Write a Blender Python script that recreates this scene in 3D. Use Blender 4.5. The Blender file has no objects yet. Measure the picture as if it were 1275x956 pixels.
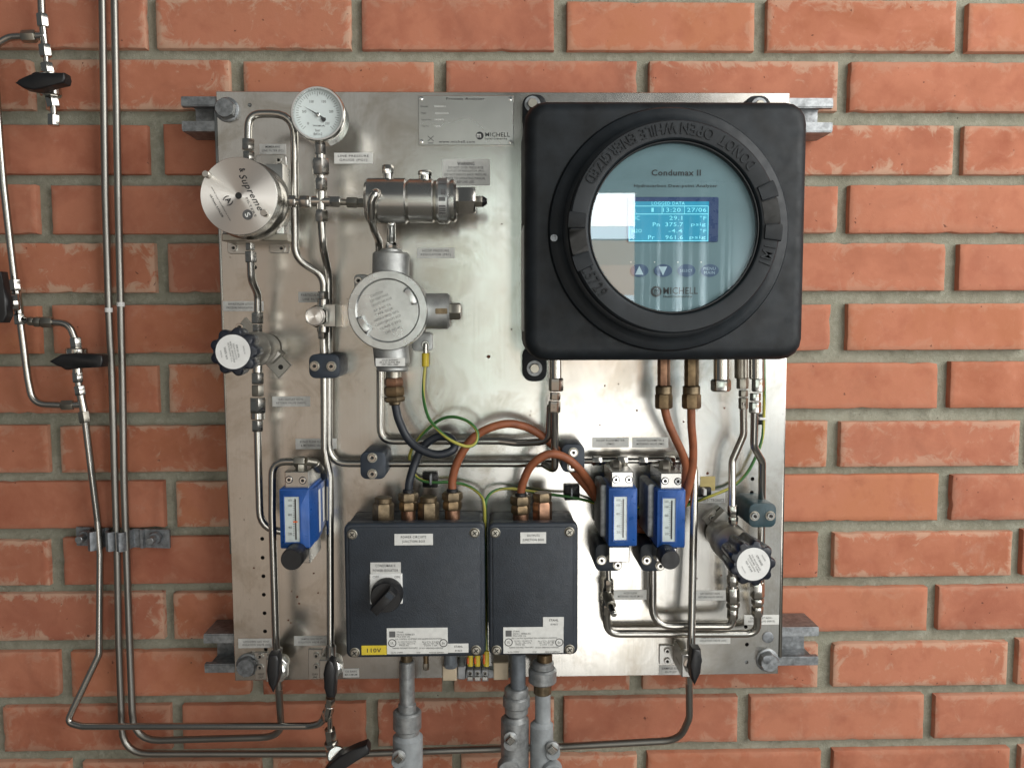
import bpy, bmesh, math, random
from mathutils import Vector, Matrix
random.seed(7)
SC = bpy.context.scene
COL = SC.collection
R = math.radians
# ------------------------------------------------------------------ camera
F_PX, CX, CY, D = 1040.0, 637.5, 478.0, 0.93      # focal length and centre in photo pixels, metres to the wall
YAW, PITCH, ROLL = 0.02236938, 0.07777619, -0.00324855
fwd = Vector((math.sin(YAW)*math.cos(PITCH), math.cos(YAW)*math.cos(PITCH), -math.sin(PITCH)))
rgt = Vector((math.cos(YAW), -math.sin(YAW), 0.0))
upv = rgt.cross(fwd)
rgt, upv = math.cos(ROLL)*rgt + math.sin(ROLL)*upv, -math.sin(ROLL)*rgt + math.cos(ROLL)*upv
cam_d = bpy.data.cameras.new('camera'); cam = bpy.data.objects.new('camera', cam_d); COL.objects.link(cam)
cam_d.sensor_width = 36.0; cam_d.lens = F_PX/1275.0*36.0; cam_d.clip_start = 0.01; cam_d.clip_end = 100
m3 = Matrix((rgt, upv, -fwd)).transposed()
cam.matrix_world = Matrix.Translation((0, -D, 0)) @ m3.to_4x4()
SC.camera = cam
# ------------------------------------------------------------------ world and lamps
world = bpy.data.worlds.new('World'); SC.world = world; world.use_nodes = True
wb = world.node_tree.nodes['Background']
wb.inputs['Color'].default_value = (0.90, 0.97, 1.0, 1); wb.inputs['Strength'].default_value = 0.115
SC.view_settings.view_transform = 'Standard'; SC.view_settings.look = 'None'
SC.view_settings.exposure = 0.0; SC.view_settings.gamma = 1.0
SC.cycles.use_denoising = True
SC.cycles.max_bounces = 8; SC.cycles.glossy_bounces = 5; SC.cycles.transparent_max_bounces = 8
SC.cycles.sample_clamp_indirect = 8

def area(name, loc, target, sx, sy, radiance, color=(1, 1, 1), spread=180):
    d = bpy.data.lights.new(name, 'AREA'); d.shape = 'RECTANGLE'; d.size = sx; d.size_y = sy
    d.energy = radiance*math.pi*sx*sy; d.color = color; d.spread = R(spread)
    o = bpy.data.objects.new(name, d); COL.objects.link(o); o.location = loc
    o.rotation_euler = (Vector(target)-Vector(loc)).to_track_quat('-Z', 'Y').to_euler()
    return o
# open side of the shelter to the right, the low doorway behind the camera with the sky above it,
# a narrow translucent panel, and added fill lamps at left, right and on the corrugated wall opposite
area('open_side_light', (1.38, -1.05, 0.50), (0.35, 0, -0.08), 1.6, 1.8, 4.9, (1.0, 0.985, 0.95))
area('doorway_light', (0.42, -2.5, -0.86), (0.42, 0, -0.86), 0.46, 1.15, 5.0, (1.0, 0.985, 0.95))
area('sky_strip_light', (0.40, -2.5, 0.395), (0.40, 0, 0.395), 0.24, 0.12, 16, (0.97, 0.99, 1.0))
area('low_sky_strip_light', (0.40, -2.5, 0.312), (0.40, 0, 0.312), 0.24, 0.044, 10, (0.75, 0.90, 1.0))
area('far_ground_light', (0.40, -2.5, 0.240), (0.40, 0, 0.240), 0.24, 0.09, 3.0, (1.0, 0.64, 0.38))
area('ground_strip_light', (0.40, -2.5, 0.140), (0.40, 0, 0.140), 0.24, 0.11, 4.2, (1.0, 0.60, 0.36))
area('pale_ground_light', (0.40, -2.5, 0.045), (0.40, 0, 0.045), 0.24, 0.08, 6.5, (0.85, 0.93, 1.0))
area('near_ground_light', (0.40, -2.5, -0.09), (0.40, 0, -0.09), 0.24, 0.19, 4.6, (1.0, 0.68, 0.45))
area('translucent_panel_light', (-0.04, -2.5, 0.05), (-0.04, 0, 0.05), 0.13, 1.1, 4.2, (0.84, 1.0, 0.92))
area('warm_ground_light', (-0.90, -2.5, -0.50), (-0.90, 0, -0.50), 1.2, 1.7, 0.44, (1.0, 0.76, 0.57))
area('left_fill_light', (-0.95, -2.5, 0.72), (-0.95, 0, 0.72), 1.5, 0.72, 0.42, (1.0, 0.95, 0.88))  # added fill for steel mirroring the upper left; no opening known there
area('right_fill_light', (1.15, -2.5, -0.75), (1.15, 0, -0.75), 0.5, 1.3, 0.55, (0.95, 0.99, 1.0))  # added to brighten the right side of the plate, not a real opening
area('opposite_wall_fill', (0.60, -2.15, 0.05), (0.62, -2.55, -0.05), 0.3, 0.25, 70.0, (0.92, 0.98, 1.0), 120)  # added lamp, no such fitting there; brightens the sheet mirrored in the glass

# ------------------------------------------------------------------ helpers
def W(px, py, h):
    """point in the world that the photo shows at pixel (px, py), h metres out from the brick faces"""
    d = fwd + rgt*((px-CX)/F_PX) - upv*((py-CY)/F_PX)
    return Vector((0, -D, 0)) + d*((D-h)/d.y)
def U(h): return (D-h)/F_PX                    # metres per photo pixel at height h
WL = {}                                        # world position of every thing or part
def tagset(o, label=None, cat=None, group=None, kind=None):
    if label: o['label'] = label
    if cat: o['category'] = cat
    if group: o['group'] = group
    if kind: o['kind'] = kind
    return o
def thing(name, label, cat, loc, group=None):
    o = bpy.data.objects.new(name, None); COL.objects.link(o)
    o.location = loc; o.empty_display_size = 0.01; WL[o] = Vector(loc)
    return tagset(o, label, cat, group)
def finish(me, bm, mat, loc, sharp=38):
    bmesh.ops.remove_doubles(bm, verts=bm.verts, dist=1e-7)
    bmesh.ops.recalc_face_normals(bm, faces=bm.faces)
    for f in bm.faces: f.smooth = True
    lim = R(sharp)
    for e in bm.edges:
        if len(e.link_faces) == 2:
            if e.calc_face_angle(0) > lim: e.smooth = False
    if loc: bmesh.ops.translate(bm, verts=bm.verts, vec=-loc)
    bm.to_mesh(me); bm.free(); me.materials.append(mat)
def obj(name, bm, mat, parent=None, sharp=38, label=None, kind=None):
    me = bpy.data.meshes.new(name)
    if parent is not None: base = WL[parent]
    else:
        xs = [v.co for v in bm.verts]; base = sum(xs, Vector())/len(xs)
    finish(me, bm, mat, base, sharp)
    o = bpy.data.objects.new(name, me); COL.objects.link(o); WL[o] = base
    if parent is not None: o.parent = parent
    else: o.location = base
    return tagset(o, label, None, None, kind)
def basis(a):
    a = a.normalized(); t = Vector((0, 0, 1)) if abs(a.z) < .9 else Vector((0, 1, 0))
    x = t.cross(a).normalized(); return x, a.cross(x), a
NEW = bmesh.new
def lathe(bm, p, axis, prof, seg=32, phase=0.0):
    """prof: (radius, distance along axis)"""
    x, y, a = basis(axis); rings = []
    for r, t in prof:
        if r < 1e-6: rings.append([bm.verts.new(p+a*t)])
        else: rings.append([bm.verts.new(p+a*t+(x*math.cos(2*math.pi*(i+phase)/seg)+y*math.sin(2*math.pi*(i+phase)/seg))*r) for i in range(seg)])
    for A, B in zip(rings, rings[1:]):
        for i in range(seg):
            j = (i+1) % seg
            if len(A) == 1 and len(B) > 1: bm.faces.new((A[0], B[i], B[j]))
            elif len(B) == 1 and len(A) > 1: bm.faces.new((A[i], A[j], B[0]))
            elif len(A) > 1: bm.faces.new((A[i], A[j], B[j], B[i]))
    return bm
def cyl(bm, p0, p1, r0, r1=None, seg=24, ch=None):
    r1 = r0 if r1 is None else r1; L = (p1-p0).length
    c = min(ch if ch is not None else r0*.12, L*.3)
    return lathe(bm, p0, p1-p0, [(0, 0), (r0-c, 0), (r0, c), (r1, L-c), (r1-c, L), (0, L)], seg)
def hexa(bm, p0, p1, r, phase=0.0):
    """hexagonal nut with turned chamfers"""
    L = (p1-p0).length; a = (p1-p0); x, y, a = basis(a); c = min(r*.16, L*.22); rings = []
    for rr, t, n in ((r*.86, 0, 0), (r, c, 1), (r, L-c, 1), (r*.86, L, 0)):
        ring = []
        for i in range(12):
            ang = 2*math.pi*(i/12.0)+phase*math.pi/3
            k = 1.0 if i % 2 == 0 else math.cos(math.pi/6)
            q = rr*k if n else rr
            ring.append(bm.verts.new(p0+a*t+(x*math.cos(ang)+y*math.sin(ang))*q))
        rings.append(ring)
    for A, B in zip(rings, rings[1:]):
        for i in range(12): bm.faces.new((A[i], A[(i+1) % 12], B[(i+1) % 12], B[i]))
    bm.faces.new(rings[0][::-1]); bm.faces.new(rings[-1])
    return bm
def sweep(bm, pts, r, seg=12, caps=True):
    uvl = bm.loops.layers.uv.verify()
    n = len(pts); tang = [(pts[min(i+1, n-1)]-pts[max(i-1, 0)]).normalized() for i in range(n)]
    x, y, _ = basis(tang[0]); rings = []; ln = 0
    for i in range(n):
        t = tang[i]; x = (x-t*x.dot(t)).normalized(); y = t.cross(x)
        if i: ln += (pts[i]-pts[i-1]).length
        rings.append(([bm.verts.new(pts[i]+(x*math.cos(2*math.pi*k/seg)+y*math.sin(2*math.pi*k/seg))*r) for k in range(seg)], ln))
    for (A, la), (B, lb) in zip(rings, rings[1:]):
        for k in range(seg):
            j = (k+1) % seg; f = bm.faces.new((A[k], A[j], B[j], B[k]))
            for lp, uv in zip(f.loops, ((k/seg, la), ((k+1)/seg, la), ((k+1)/seg, lb), (k/seg, lb))): lp[uvl].uv = uv
    if caps: bm.faces.new(rings[0][0][::-1]); bm.faces.new(rings[-1][0])
    return bm
def fillet(P, rad, n=7):
    out = [P[0]]
    for i in range(1, len(P)-1):
        a, b, c = P[i-1], P[i], P[i+1]; da, dc = (a-b), (c-b)
        ang = da.angle(dc, math.pi)
        if ang > math.pi-.02: out.append(b); continue
        t = min(rad/math.tan(ang/2), da.length*.49, dc.length*.49)
        p, q = b+da.normalized()*t, b+dc.normalized()*t
        for k in range(n):
            s = k/(n-1); out.append(p*(1-s)**2+b*2*s*(1-s)+q*s*s)
    out.append(P[-1]); return out
def catmull(P, n=7):
    out = []; Q = [P[0]*2-P[1]]+P+[P[-1]*2-P[-2]]
    for i in range(1, len(Q)-2):
        a, b, c, d = Q[i-1:i+3]
        for k in range(n):
            t = k/n; out.append(.5*((2*b)+(c-a)*t+(2*a-5*b+4*c-d)*t*t+(3*b-a-3*c+d)*t**3))
    out.append(P[-1]); return out
def prism(bm, pts, h0, h1, bev=0, seg=2):
    """pts: world points of an outline; front at height h1, back at h0"""
    A = [bm.verts.new(Vector((p.x, -h1, p.z))) for p in pts]; B = [bm.verts.new(Vector((p.x, -h0, p.z))) for p in pts]
    ff = bm.faces.new(A); bm.faces.new(B[::-1]); n = len(pts)
    for i in range(n): bm.faces.new((A[i], B[i], B[(i+1) % n], A[(i+1) % n]))
    if bev: bmesh.ops.bevel(bm, geom=list(ff.edges), offset=bev, segments=seg, profile=.5, affect='EDGES')
    return bm
def rect(x0, y0, x1, y1, h):
    a, b, c, d = W(x0, y0, h), W(x1, y0, h), W(x1, y1, h), W(x0, y1, h)
    l, r_ = (a.x+d.x)/2, (b.x+c.x)/2; t, b_ = (a.z+b.z)/2, (c.z+d.z)/2
    return l, r_, b_, t
def rrect(x0, y0, x1, y1, h, r=0, n=5):
    l, r_, b, t = rect(x0, y0, x1, y1, h)
    if r <= 0: return [Vector((l, 0, t)), Vector((r_, 0, t)), Vector((r_, 0, b)), Vector((l, 0, b))]
    out = []
    for cx, cz, a0 in ((r_-r, t-r, 90), (r_-r, b+r, 0), (l+r, b+r, -90), (l+r, t-r, -180)):
        for k in range(n):
            a = R(a0-90*k/(n-1)); out.append(Vector((cx+r*math.cos(a), 0, cz+r*math.sin(a))))
    return out
def slab(bm, x0, y0, x1, y1, h0, h1, r=0, bev=0, seg=2):
    return prism(bm, rrect(x0, y0, x1, y1, h1, r), h0, h1, bev, seg)
def disc_bolt(bm, px, py, h, prof, seg=24, k=1.0):
    return lathe(bm, W(px, py, h), Vector((0, -1, 0)), prof, seg)

# ------------------------------------------------------------------ materials
def nodes(name):
    m = bpy.data.materials.new(name); m.use_nodes = True; nt = m.node_tree
    return m, nt, nt.nodes['Principled BSDF'], nt.nodes, nt.links
def noise(nt, scale, detail=4, rough=.55, vec=None, dist=0):
    n = nt.nodes.new('ShaderNodeTexNoise'); n.inputs['Scale'].default_value = scale; n.inputs['Detail'].default_value = detail
    n.inputs['Roughness'].default_value = rough; n.inputs['Distortion'].default_value = dist
    if vec is not None: nt.links.new(vec, n.inputs['Vector'])
    return n.outputs['Fac']
def ramp(nt, fac, a, b, ca=(0, 0, 0, 1), cb=(1, 1, 1, 1)):
    r = nt.nodes.new('ShaderNodeValToRGB'); e = r.color_ramp.elements
    e[0].position = a; e[1].position = b; e[0].color = ca; e[1].color = cb
    nt.links.new(fac, r.inputs['Fac']); return r.outputs['Color']
def mixc(nt, fac, a, b, mode='MIX'):
    n = nt.nodes.new('ShaderNodeMix'); n.data_type = 'RGBA'; n.blend_type = mode
    for s, v in ((0, fac), (6, a), (7, b)):
        if isinstance(v, (int, float)): n.inputs[s].default_value = v
        elif isinstance(v, tuple): n.inputs[s].default_value = v if len(v) == 4 else v+(1,)
        else: nt.links.new(v, n.inputs[s])
    return n.outputs[2]
def math_(nt, op, a, b=0.0):
    n = nt.nodes.new('ShaderNodeMath'); n.operation = op
    for i, v in enumerate((a, b)):
        if isinstance(v, (int, float)): n.inputs[i].default_value = v
        else: nt.links.new(v, n.inputs[i])
    return n.outputs[0]
def bump(nt, bs, fac, strength, dist=.001):
    n = nt.nodes.new('ShaderNodeBump'); n.inputs['Strength'].default_value = strength; n.inputs['Distance'].default_value = dist
    nt.links.new(fac, n.inputs['Height']); nt.links.new(n.outputs['Normal'], bs.inputs['Normal'])
def coords(nt, kind='Object', scale=None, rot=None):
    t = nt.nodes.new('ShaderNodeTexCoord'); o = t.outputs[kind]
    if scale:
        mp = nt.nodes.new('ShaderNodeMapping'); mp.inputs['Scale'].default_value = scale; nt.links.new(o, mp.inputs['Vector']); o = mp.outputs['Vector']
    return o
def plain(name, col, rough=.5, metal=0.0, spec=.5, var=.12, nscale=60, bumps=0, bscale=900, coat=0):
    """one surface with uneven wear in colour and gloss"""
    m, nt, bs, nd, lk = nodes(name); co = coords(nt)
    n1 = noise(nt, nscale, 5, .6, co)
    c2 = tuple(max(0, c*(1-var*2.2)) for c in col); c1 = tuple(min(1, c*(1+var*.8)) for c in col)
    lk.new(ramp(nt, n1, .3, .7, c2+(1,), c1+(1,)), bs.inputs['Base Color'])
    dv = .03 if metal > .8 else .09
    rr = ramp(nt, noise(nt, nscale*(.6 if metal > .8 else 2.3), 3, .55, co), .3, .7, (max(.04, rough-dv),)*3+(1,), (min(1, rough+dv),)*3+(1,))
    lk.new(rr, bs.inputs['Roughness'])
    bs.inputs['Metallic'].default_value = metal; bs.inputs['Specular IOR Level'].default_value = spec
    if coat: bs.inputs['Coat Weight'].default_value = coat; bs.inputs['Coat Roughness'].default_value = .15
    if bumps: bump(nt, bs, noise(nt, bscale, 3, .6, co), bumps, .0006)
    return m
M = {}
M['tube'] = plain('polished_steel_tube', (.47, .455, .42), .24, 1, var=.05, nscale=24)
M['dulltube'] = plain('weathered_steel_tube', (.30, .29, .265), .40, 1, var=.05, nscale=24)
M['fit'] = plain('steel_fitting', (.54, .52, .48), .17, 1, var=.05, nscale=24)
M['fitdark'] = plain('dull_steel_fitting', (.38, .36, .31), .36, 1, var=.05, nscale=24)
M['satin'] = plain('satin_steel', (.52, .51, .48), .27, 1, var=.05, nscale=24)
M['regbody'] = plain('dull_turned_steel', (.40, .385, .35), .48, 1, var=.06, nscale=24)
M['chrome'] = plain('bright_steel', (.78, .78, .76), .12, 1, var=.05, nscale=24)
M['cast'] = plain('cast_aluminium', (.46, .47, .46), .48, .85, var=.14, nscale=90, bumps=.35, bscale=1100)
M['castlid'] = plain('machined_aluminium', (.62, .63, .62), .28, .95, var=.10, nscale=60, bumps=.12, bscale=900)
M['zinc'] = plain('galvanised_steel', (.32, .335, .345), .46, .85, var=.22, nscale=160, bumps=.25, bscale=500)
M['zincgrey'] = plain('dark_galvanised_steel', (.27, .285, .30), .5, .75, var=.24, nscale=160, bumps=.3, bscale=500)
M['conduit'] = plain('grey_painted_conduit', (.275, .295, .305), .5, 0, var=.13, nscale=70, bumps=.2)
M['conduitmetal'] = plain('weathered_conduit_metal', (.34, .35, .35), .45, .7, var=.18, nscale=120, bumps=.3)
M['flex'] = plain('dark_grey_conduit_pipe', (.16, .18, .20), .5, .3, var=.15, nscale=90, bumps=.2)
M['brass'] = plain('tarnished_brass', (.25, .175, .10), .38, .9, var=.22, nscale=110)
M['brassold'] = plain('brown_oxidised_brass', (.21, .16, .10), .42, .85, var=.28, nscale=110)
M['copper'] = plain('copper_toned_gland', (.38, .215, .14), .36, .95, var=.20, nscale=120)
M['navy'] = plain('dark_navy_powder_coat', (.022, .029, .039), .44, 0, var=.12, nscale=50, bumps=.55, bscale=800)
M['black'] = plain('black_coated_casting', (.011, .0145, .018), .52, 0, spec=.30, var=.32, nscale=40, bumps=.22, bscale=1300)
M['blackring'] = plain('black_turned_ring', (.011, .0145, .018), .45, 0, spec=.32, var=.15, nscale=50, bumps=.12, bscale=1300)
M['plastic'] = plain('black_plastic', (.010, .010, .011), .42, 0, var=.15, nscale=80, bumps=.08)
M['clamp'] = plain('dark_blue_grey_plastic', (.020, .029, .043), .45, 0, var=.15, nscale=80)
M['teal'] = plain('teal_grey_plastic', (.022, .055, .068), .45, 0, var=.15, nscale=80)
M['knob'] = plain('navy_plastic_knob', (.010, .013, .022), .34, 0, var=.15, nscale=80)
M['blue'] = plain('blue_anodised_housing', (.016, .080, .300), .34, .15, var=.10, nscale=60, bumps=.05)
M['orange'] = plain('orange_brown_cable_sheath', (.265, .082, .032), .55, 0, var=.15, nscale=80, bumps=.15, bscale=700)
M['cable'] = plain('black_blue_cable_sheath', (.016, .020, .028), .45, 0, var=.15, nscale=80, bumps=.12)
M['yellow'] = plain('yellow_plastic', (.62, .47, .03), .45, 0, var=.08)
M['tape'] = plain('pale_yellow_tape', (.52, .42, .17), .6, 0, var=.10)
M['white'] = plain('white_print_panel', (.72, .72, .70), .42, 0, var=.05)
M['sticker'] = plain('grey_white_sticker', (.56, .555, .53), .40, 0, var=.10, nscale=160)
M['stickerlite'] = plain('white_sticker', (.66, .66, .63), .40, 0, var=.06, nscale=160)
M['ink'] = plain('black_ink', (.018, .018, .02), .5, 0, var=.1)
M['inkgrey'] = plain('grey_ink', (.10, .10, .10), .5, 0, var=.1)
M['inkpale'] = plain('pale_etched_print', (.78, .78, .75), .4, 0, var=.05)
M['cream'] = plain('cream_plastic', (.50, .41, .29), .5, 0, var=.08)
M['termgrey'] = plain('grey_terminal_metal', (.34, .35, .36), .4, .6, var=.15)
M['rust'] = plain('rust_brown', (.13, .045, .02), .8, 0, var=.2)
M['hole'] = plain('dark_hole_shade', (.012, .012, .011), .7, 0, var=.1)  # near-black colour stands in for the shade inside holes, slots and sockets
M['redpointer'] = plain('orange_pointer', (.75, .14, .03), .5, 0, var=.05)
M['label_yellowline'] = plain('yellow_print', (.62, .50, .20), .5, 0, var=.05)
M['label_blueline'] = plain('blue_print', (.10, .22, .36), .5, 0, var=.05)

def mk_plate():
    m, nt, bs, nd, lk = nodes('stainless_sheet'); co = coords(nt)
    big = noise(nt, 5, 5, .6, co); mid = noise(nt, 22, 6, .65, co, .4); fine = noise(nt, 420, 3, .6, co)
    c = mixc(nt, ramp(nt, big, .3, .7), (.50, .475, .43), (.61, .60, .57))
    st = noise(nt, 13, 7, .7, co, .6); c = mixc(nt, math_(nt, 'MULTIPLY', ramp(nt, st, .50, .64), .80), c, (.40, .365, .31)); c = mixc(nt, math_(nt, 'MULTIPLY', ramp(nt, mid, .52, .72), .35), c, (.42, .39, .34))
    # grime: small dark specks
    sp = noise(nt, 300, 2, .5, co); c = mixc(nt, math_(nt, 'MULTIPLY', ramp(nt, sp, .715, .76), .65), c, (.10, .075, .05))
    # roll marks run up the sheet
    g = noise(nt, 1, 3, .6, coords(nt, 'Object', (900, 900, 9)))
    c = mixc(nt, math_(nt, 'MULTIPLY', ramp(nt, g, .35, .65), .16), c, (.36, .35, .32))
    lk.new(c, bs.inputs['Base Color']); bs.inputs['Metallic'].default_value = 1.0
    r = math_(nt, 'ADD', math_(nt, 'MULTIPLY', mid, .16), .12); r = math_(nt, 'ADD', r, math_(nt, 'MULTIPLY', g, .04))
    lk.new(r, bs.inputs['Roughness'])
    bs.inputs['Anisotropic'].default_value = .35
    tg = nd.new('ShaderNodeTangent'); tg.direction_type = 'RADIAL'; tg.axis = 'Z'; lk.new(tg.outputs[0], bs.inputs['Tangent'])
    wav = noise(nt, 7, 2, .5, co); h = math_(nt, 'ADD', math_(nt, 'MULTIPLY', wav, 1.0), math_(nt, 'MULTIPLY', fine, .012))
    bump(nt, bs, h, .10, .003)
    return m
M['plate'] = mk_plate()
def mk_spun():
    m, nt, bs, nd, lk = nodes('spun_steel_face'); co = coords(nt)
    bs.inputs['Base Color'].default_value = (.82, .78, .73, 1); bs.inputs['Metallic'].default_value = 1; bs.inputs['Roughness'].default_value = .40
    bs.inputs['Anisotropic'].default_value = .9; bs.inputs['Anisotropic Rotation'].default_value = .25
    tg = nd.new('ShaderNodeTangent'); tg.direction_type = 'RADIAL'; tg.axis = 'Y'; lk.new(tg.outputs[0], bs.inputs['Tangent'])
    return m
M['spun'] = mk_spun()
def mk_brick():
    m, nt, bs, nd, lk = nodes('red_brick'); oi = nd.new('ShaderNodeObjectInfo')
    t = nd.new('ShaderNodeTexCoord'); ad = nd.new('ShaderNodeVectorMath'); ad.operation = 'MULTIPLY_ADD'
    lk.new(oi.outputs['Random'], ad.inputs[0]); ad.inputs[1].default_value = (37.0, 11.0, 53.0); lk.new(t.outputs['Object'], ad.inputs[2]); co = ad.outputs[0]
    n1 = noise(nt, 14, 5, .6, co, .5); n2 = noise(nt, 75, 6, .65, co, .3); n3 = noise(nt, 900, 3, .7, co); n4 = noise(nt, 34, 4, .6, co)
    tone = ramp(nt, oi.outputs['Random'], 0, 1, (.27, .082, .044, 1), (.45, .176, .088, 1))
    r2 = math_(nt, 'FRACT', math_(nt, 'MULTIPLY', oi.outputs['Random'], 13.7)); tone = mixc(nt, math_(nt, 'MULTIPLY', r2, .45), tone, (.41, .172, .120))
    c = mixc(nt, ramp(nt, n1, .32, .68), tone, (.45, .175, .105))
    c = mixc(nt, math_(nt, 'MULTIPLY', ramp(nt, n4, .5, .72), .40), c, (.29, .085, .050))
    c = mixc(nt, math_(nt, 'MULTIPLY', ramp(nt, n2, .58, .75), .35), c, (.50, .25, .165))
    smu = ramp(nt, noise(nt, 8, 6, .7, co, .9), .56, .72); c = mixc(nt, math_(nt, 'MULTIPLY', smu, .38), c, (.20, .075, .050))
    at = nd.new('ShaderNodeAttribute'); at.attribute_name = 'edge'
    edge = math_(nt, 'SUBTRACT', 1.0, at.outputs['Fac'])
    ne = noise(nt, 48, 6, .68, co, .8)
    ef = ramp(nt, math_(nt, 'ADD', ne, math_(nt, 'MULTIPLY', edge, .22)), .60, .72)
    am = math_(nt, 'FRACT', math_(nt, 'MULTIPLY', oi.outputs['Random'], 7.31)); am = math_(nt, 'MULTIPLY', math_(nt, 'POWER', am, 1.3), .62)
    ef = math_(nt, 'MULTIPLY', ef, am); c = mixc(nt, ef, c, (.52, .385, .28))
    # lime smears drifting in from the edges
    sm = math_(nt, 'MULTIPLY', ramp(nt, noise(nt, 19, 6, .7, co, .8), .60, .74), ramp(nt, n2, .35, .6))
    c = mixc(nt, math_(nt, 'MULTIPLY', sm, .32), c, (.52, .38, .29))
    pit = ramp(nt, noise(nt, 170, 2, .5, co), .735, .77)
    c = mixc(nt, math_(nt, 'MULTIPLY', pit, .8), c, (.10, .04, .03))
    lk.new(c, bs.inputs['Base Color']); bs.inputs['Roughness'].default_value = .86; bs.inputs['Specular IOR Level'].default_value = .25
    h = math_(nt, 'ADD', math_(nt, 'MULTIPLY', n2, .55), math_(nt, 'MULTIPLY', n3, .22)); h = math_(nt, 'SUBTRACT', h, math_(nt, 'MULTIPLY', pit, .6))
    h = math_(nt, 'SUBTRACT', h, math_(nt, 'MULTIPLY', ef, .35))
    bump(nt, bs, h, .42, .0014); return m
M['brick'] = mk_brick()
def mk_mortar():
    m, nt, bs, nd, lk = nodes('grey_mortar'); co = coords(nt)
    n1 = noise(nt, 9, 5, .6, co); n2 = noise(nt, 120, 5, .7, co); n3 = noise(nt, 900, 3, .7, co)
    c = mixc(nt, ramp(nt, n1, .3, .7), (.225, .226, .172), (.325, .325, .258))
    c = mixc(nt, math_(nt, 'MULTIPLY', ramp(nt, n2, .48, .70), .6), c, (.40, .40, .33)); c = mixc(nt, math_(nt, 'MULTIPLY', ramp(nt, noise(nt, 34, 6, .75, co, .5), .52, .68), .45), c, (.13, .125, .095))
    c = mixc(nt, math_(nt, 'MULTIPLY', ramp(nt, noise(nt, 260, 2, .5, co), .72, .76), .8), c, (.06, .05, .04))
    lk.new(c, bs.inputs['Base Color']); bs.inputs['Roughness'].default_value = .92; bs.inputs['Specular IOR Level'].default_value = .2
    bump(nt, bs, math_(nt, 'ADD', n2, math_(nt, 'MULTIPLY', n3, .5)), .9, .0022); return m
M['mortar'] = mk_mortar()
def mk_wire():
    m, nt, bs, nd, lk = nodes('green_yellow_wire'); uv = nd.new('ShaderNodeUVMap'); sx = nd.new('ShaderNodeSeparateXYZ'); lk.new(uv.outputs[0], sx.inputs[0])
    s = math_(nt, 'ADD', math_(nt, 'MULTIPLY', sx.outputs['Y'], 9.0), sx.outputs['X']); s = math_(nt, 'FRACT', s)
    st = math_(nt, 'GREATER_THAN', s, .58)
    lk.new(mixc(nt, st, (.045, .15, .04), (.40, .37, .07)), bs.inputs['Base Color']); bs.inputs['Roughness'].default_value = .4; return m
M['wire'] = mk_wire()
def mk_glass(name, tint=(1, 1, 1), k=1.0):
    m = bpy.data.materials.new(name); m.use_nodes = True; nt = m.node_tree; nt.nodes.remove(nt.nodes['Principled BSDF'])
    tr = nt.nodes.new('ShaderNodeBsdfTransparent'); tr.inputs[0].default_value = tint+(1,)
    gl = nt.nodes.new('ShaderNodeBsdfGlossy'); gl.inputs['Roughness'].default_value = .015
    ge = nt.nodes.new('ShaderNodeNewGeometry'); dt = nt.nodes.new('ShaderNodeVectorMath'); dt.operation = 'DOT_PRODUCT'
    nt.links.new(ge.outputs['Normal'], dt.inputs[0]); nt.links.new(ge.outputs['Incoming'], dt.inputs[1])
    cs = math_(nt, 'SUBTRACT', 1.0, math_(nt, 'ABSOLUTE', dt.outputs['Value']))
    fr = math_(nt, 'ADD', math_(nt, 'MULTIPLY', math_(nt, 'POWER', cs, 5.0), .96), .042)
    mx = nt.nodes.new('ShaderNodeMixShader'); nt.links.new(math_(nt, 'MULTIPLY', fr, k), mx.inputs[0])
    nt.links.new(tr.outputs[0], mx.inputs[1]); nt.links.new(gl.outputs[0], mx.inputs[2])
    nt.links.new(mx.outputs[0], nt.nodes['Material Output'].inputs['Surface']); return m
M['glass'] = mk_glass('clear_glass', (.93, .97, .97), 1.7)
M['dialglass'] = mk_glass('dial_glass', (.97, .98, .98), 1.5)
M['scaleglass'] = mk_glass('thin_scale_glass', (.97, .98, .98), .45)
M['facia'] = plain('teal_grey_instrument_face', (.125, .205, .232), .42, 0, var=.05, nscale=30)
def mk_emit(name, col, s):
    m, nt, bs, nd, lk = nodes(name); bs.inputs['Base Color'].default_value = (.01, .03, .06, 1); bs.inputs['Roughness'].default_value = .25
    n = noise(nt, 30, 3, .5, coords(nt)); c = ramp(nt, n, .3, .7, tuple(x*.8 for x in col)+(1,), col+(1,))
    lk.new(c, bs.inputs['Emission Color']); bs.inputs['Emission Strength'].default_value = s; return m
M['lcd'] = mk_emit('lit_lcd', (.005, .26, .40), 1.2)
M['lcdtext'] = mk_emit('lit_lcd_characters', (.25, .85, .95), 1.15)
M['lcdframe'] = plain('deep_blue_lcd_border', (.018, .045, .14), .3, 0, var=.05)
M['button'] = plain('blue_grey_button', (.035, .075, .16), .4, 0, var=.05)
M['buttonmark'] = plain('pale_button_mark', (.42, .55, .62), .4, 0, var=.05)
M['dial'] = plain('pale_dial_face', (.74, .80, .79), .42, 0, var=.04)
M['scale'] = plain('pale_scale', (.60, .64, .63), .22, 0, var=.08)
M['corr'] = plain('corrugated_sheet', (.50, .56, .58), .45, 0, var=.06, nscale=3)
M['floor'] = plain('concrete_floor', (.22, .21, .19), .8, 0, var=.15, nscale=5)

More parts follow.
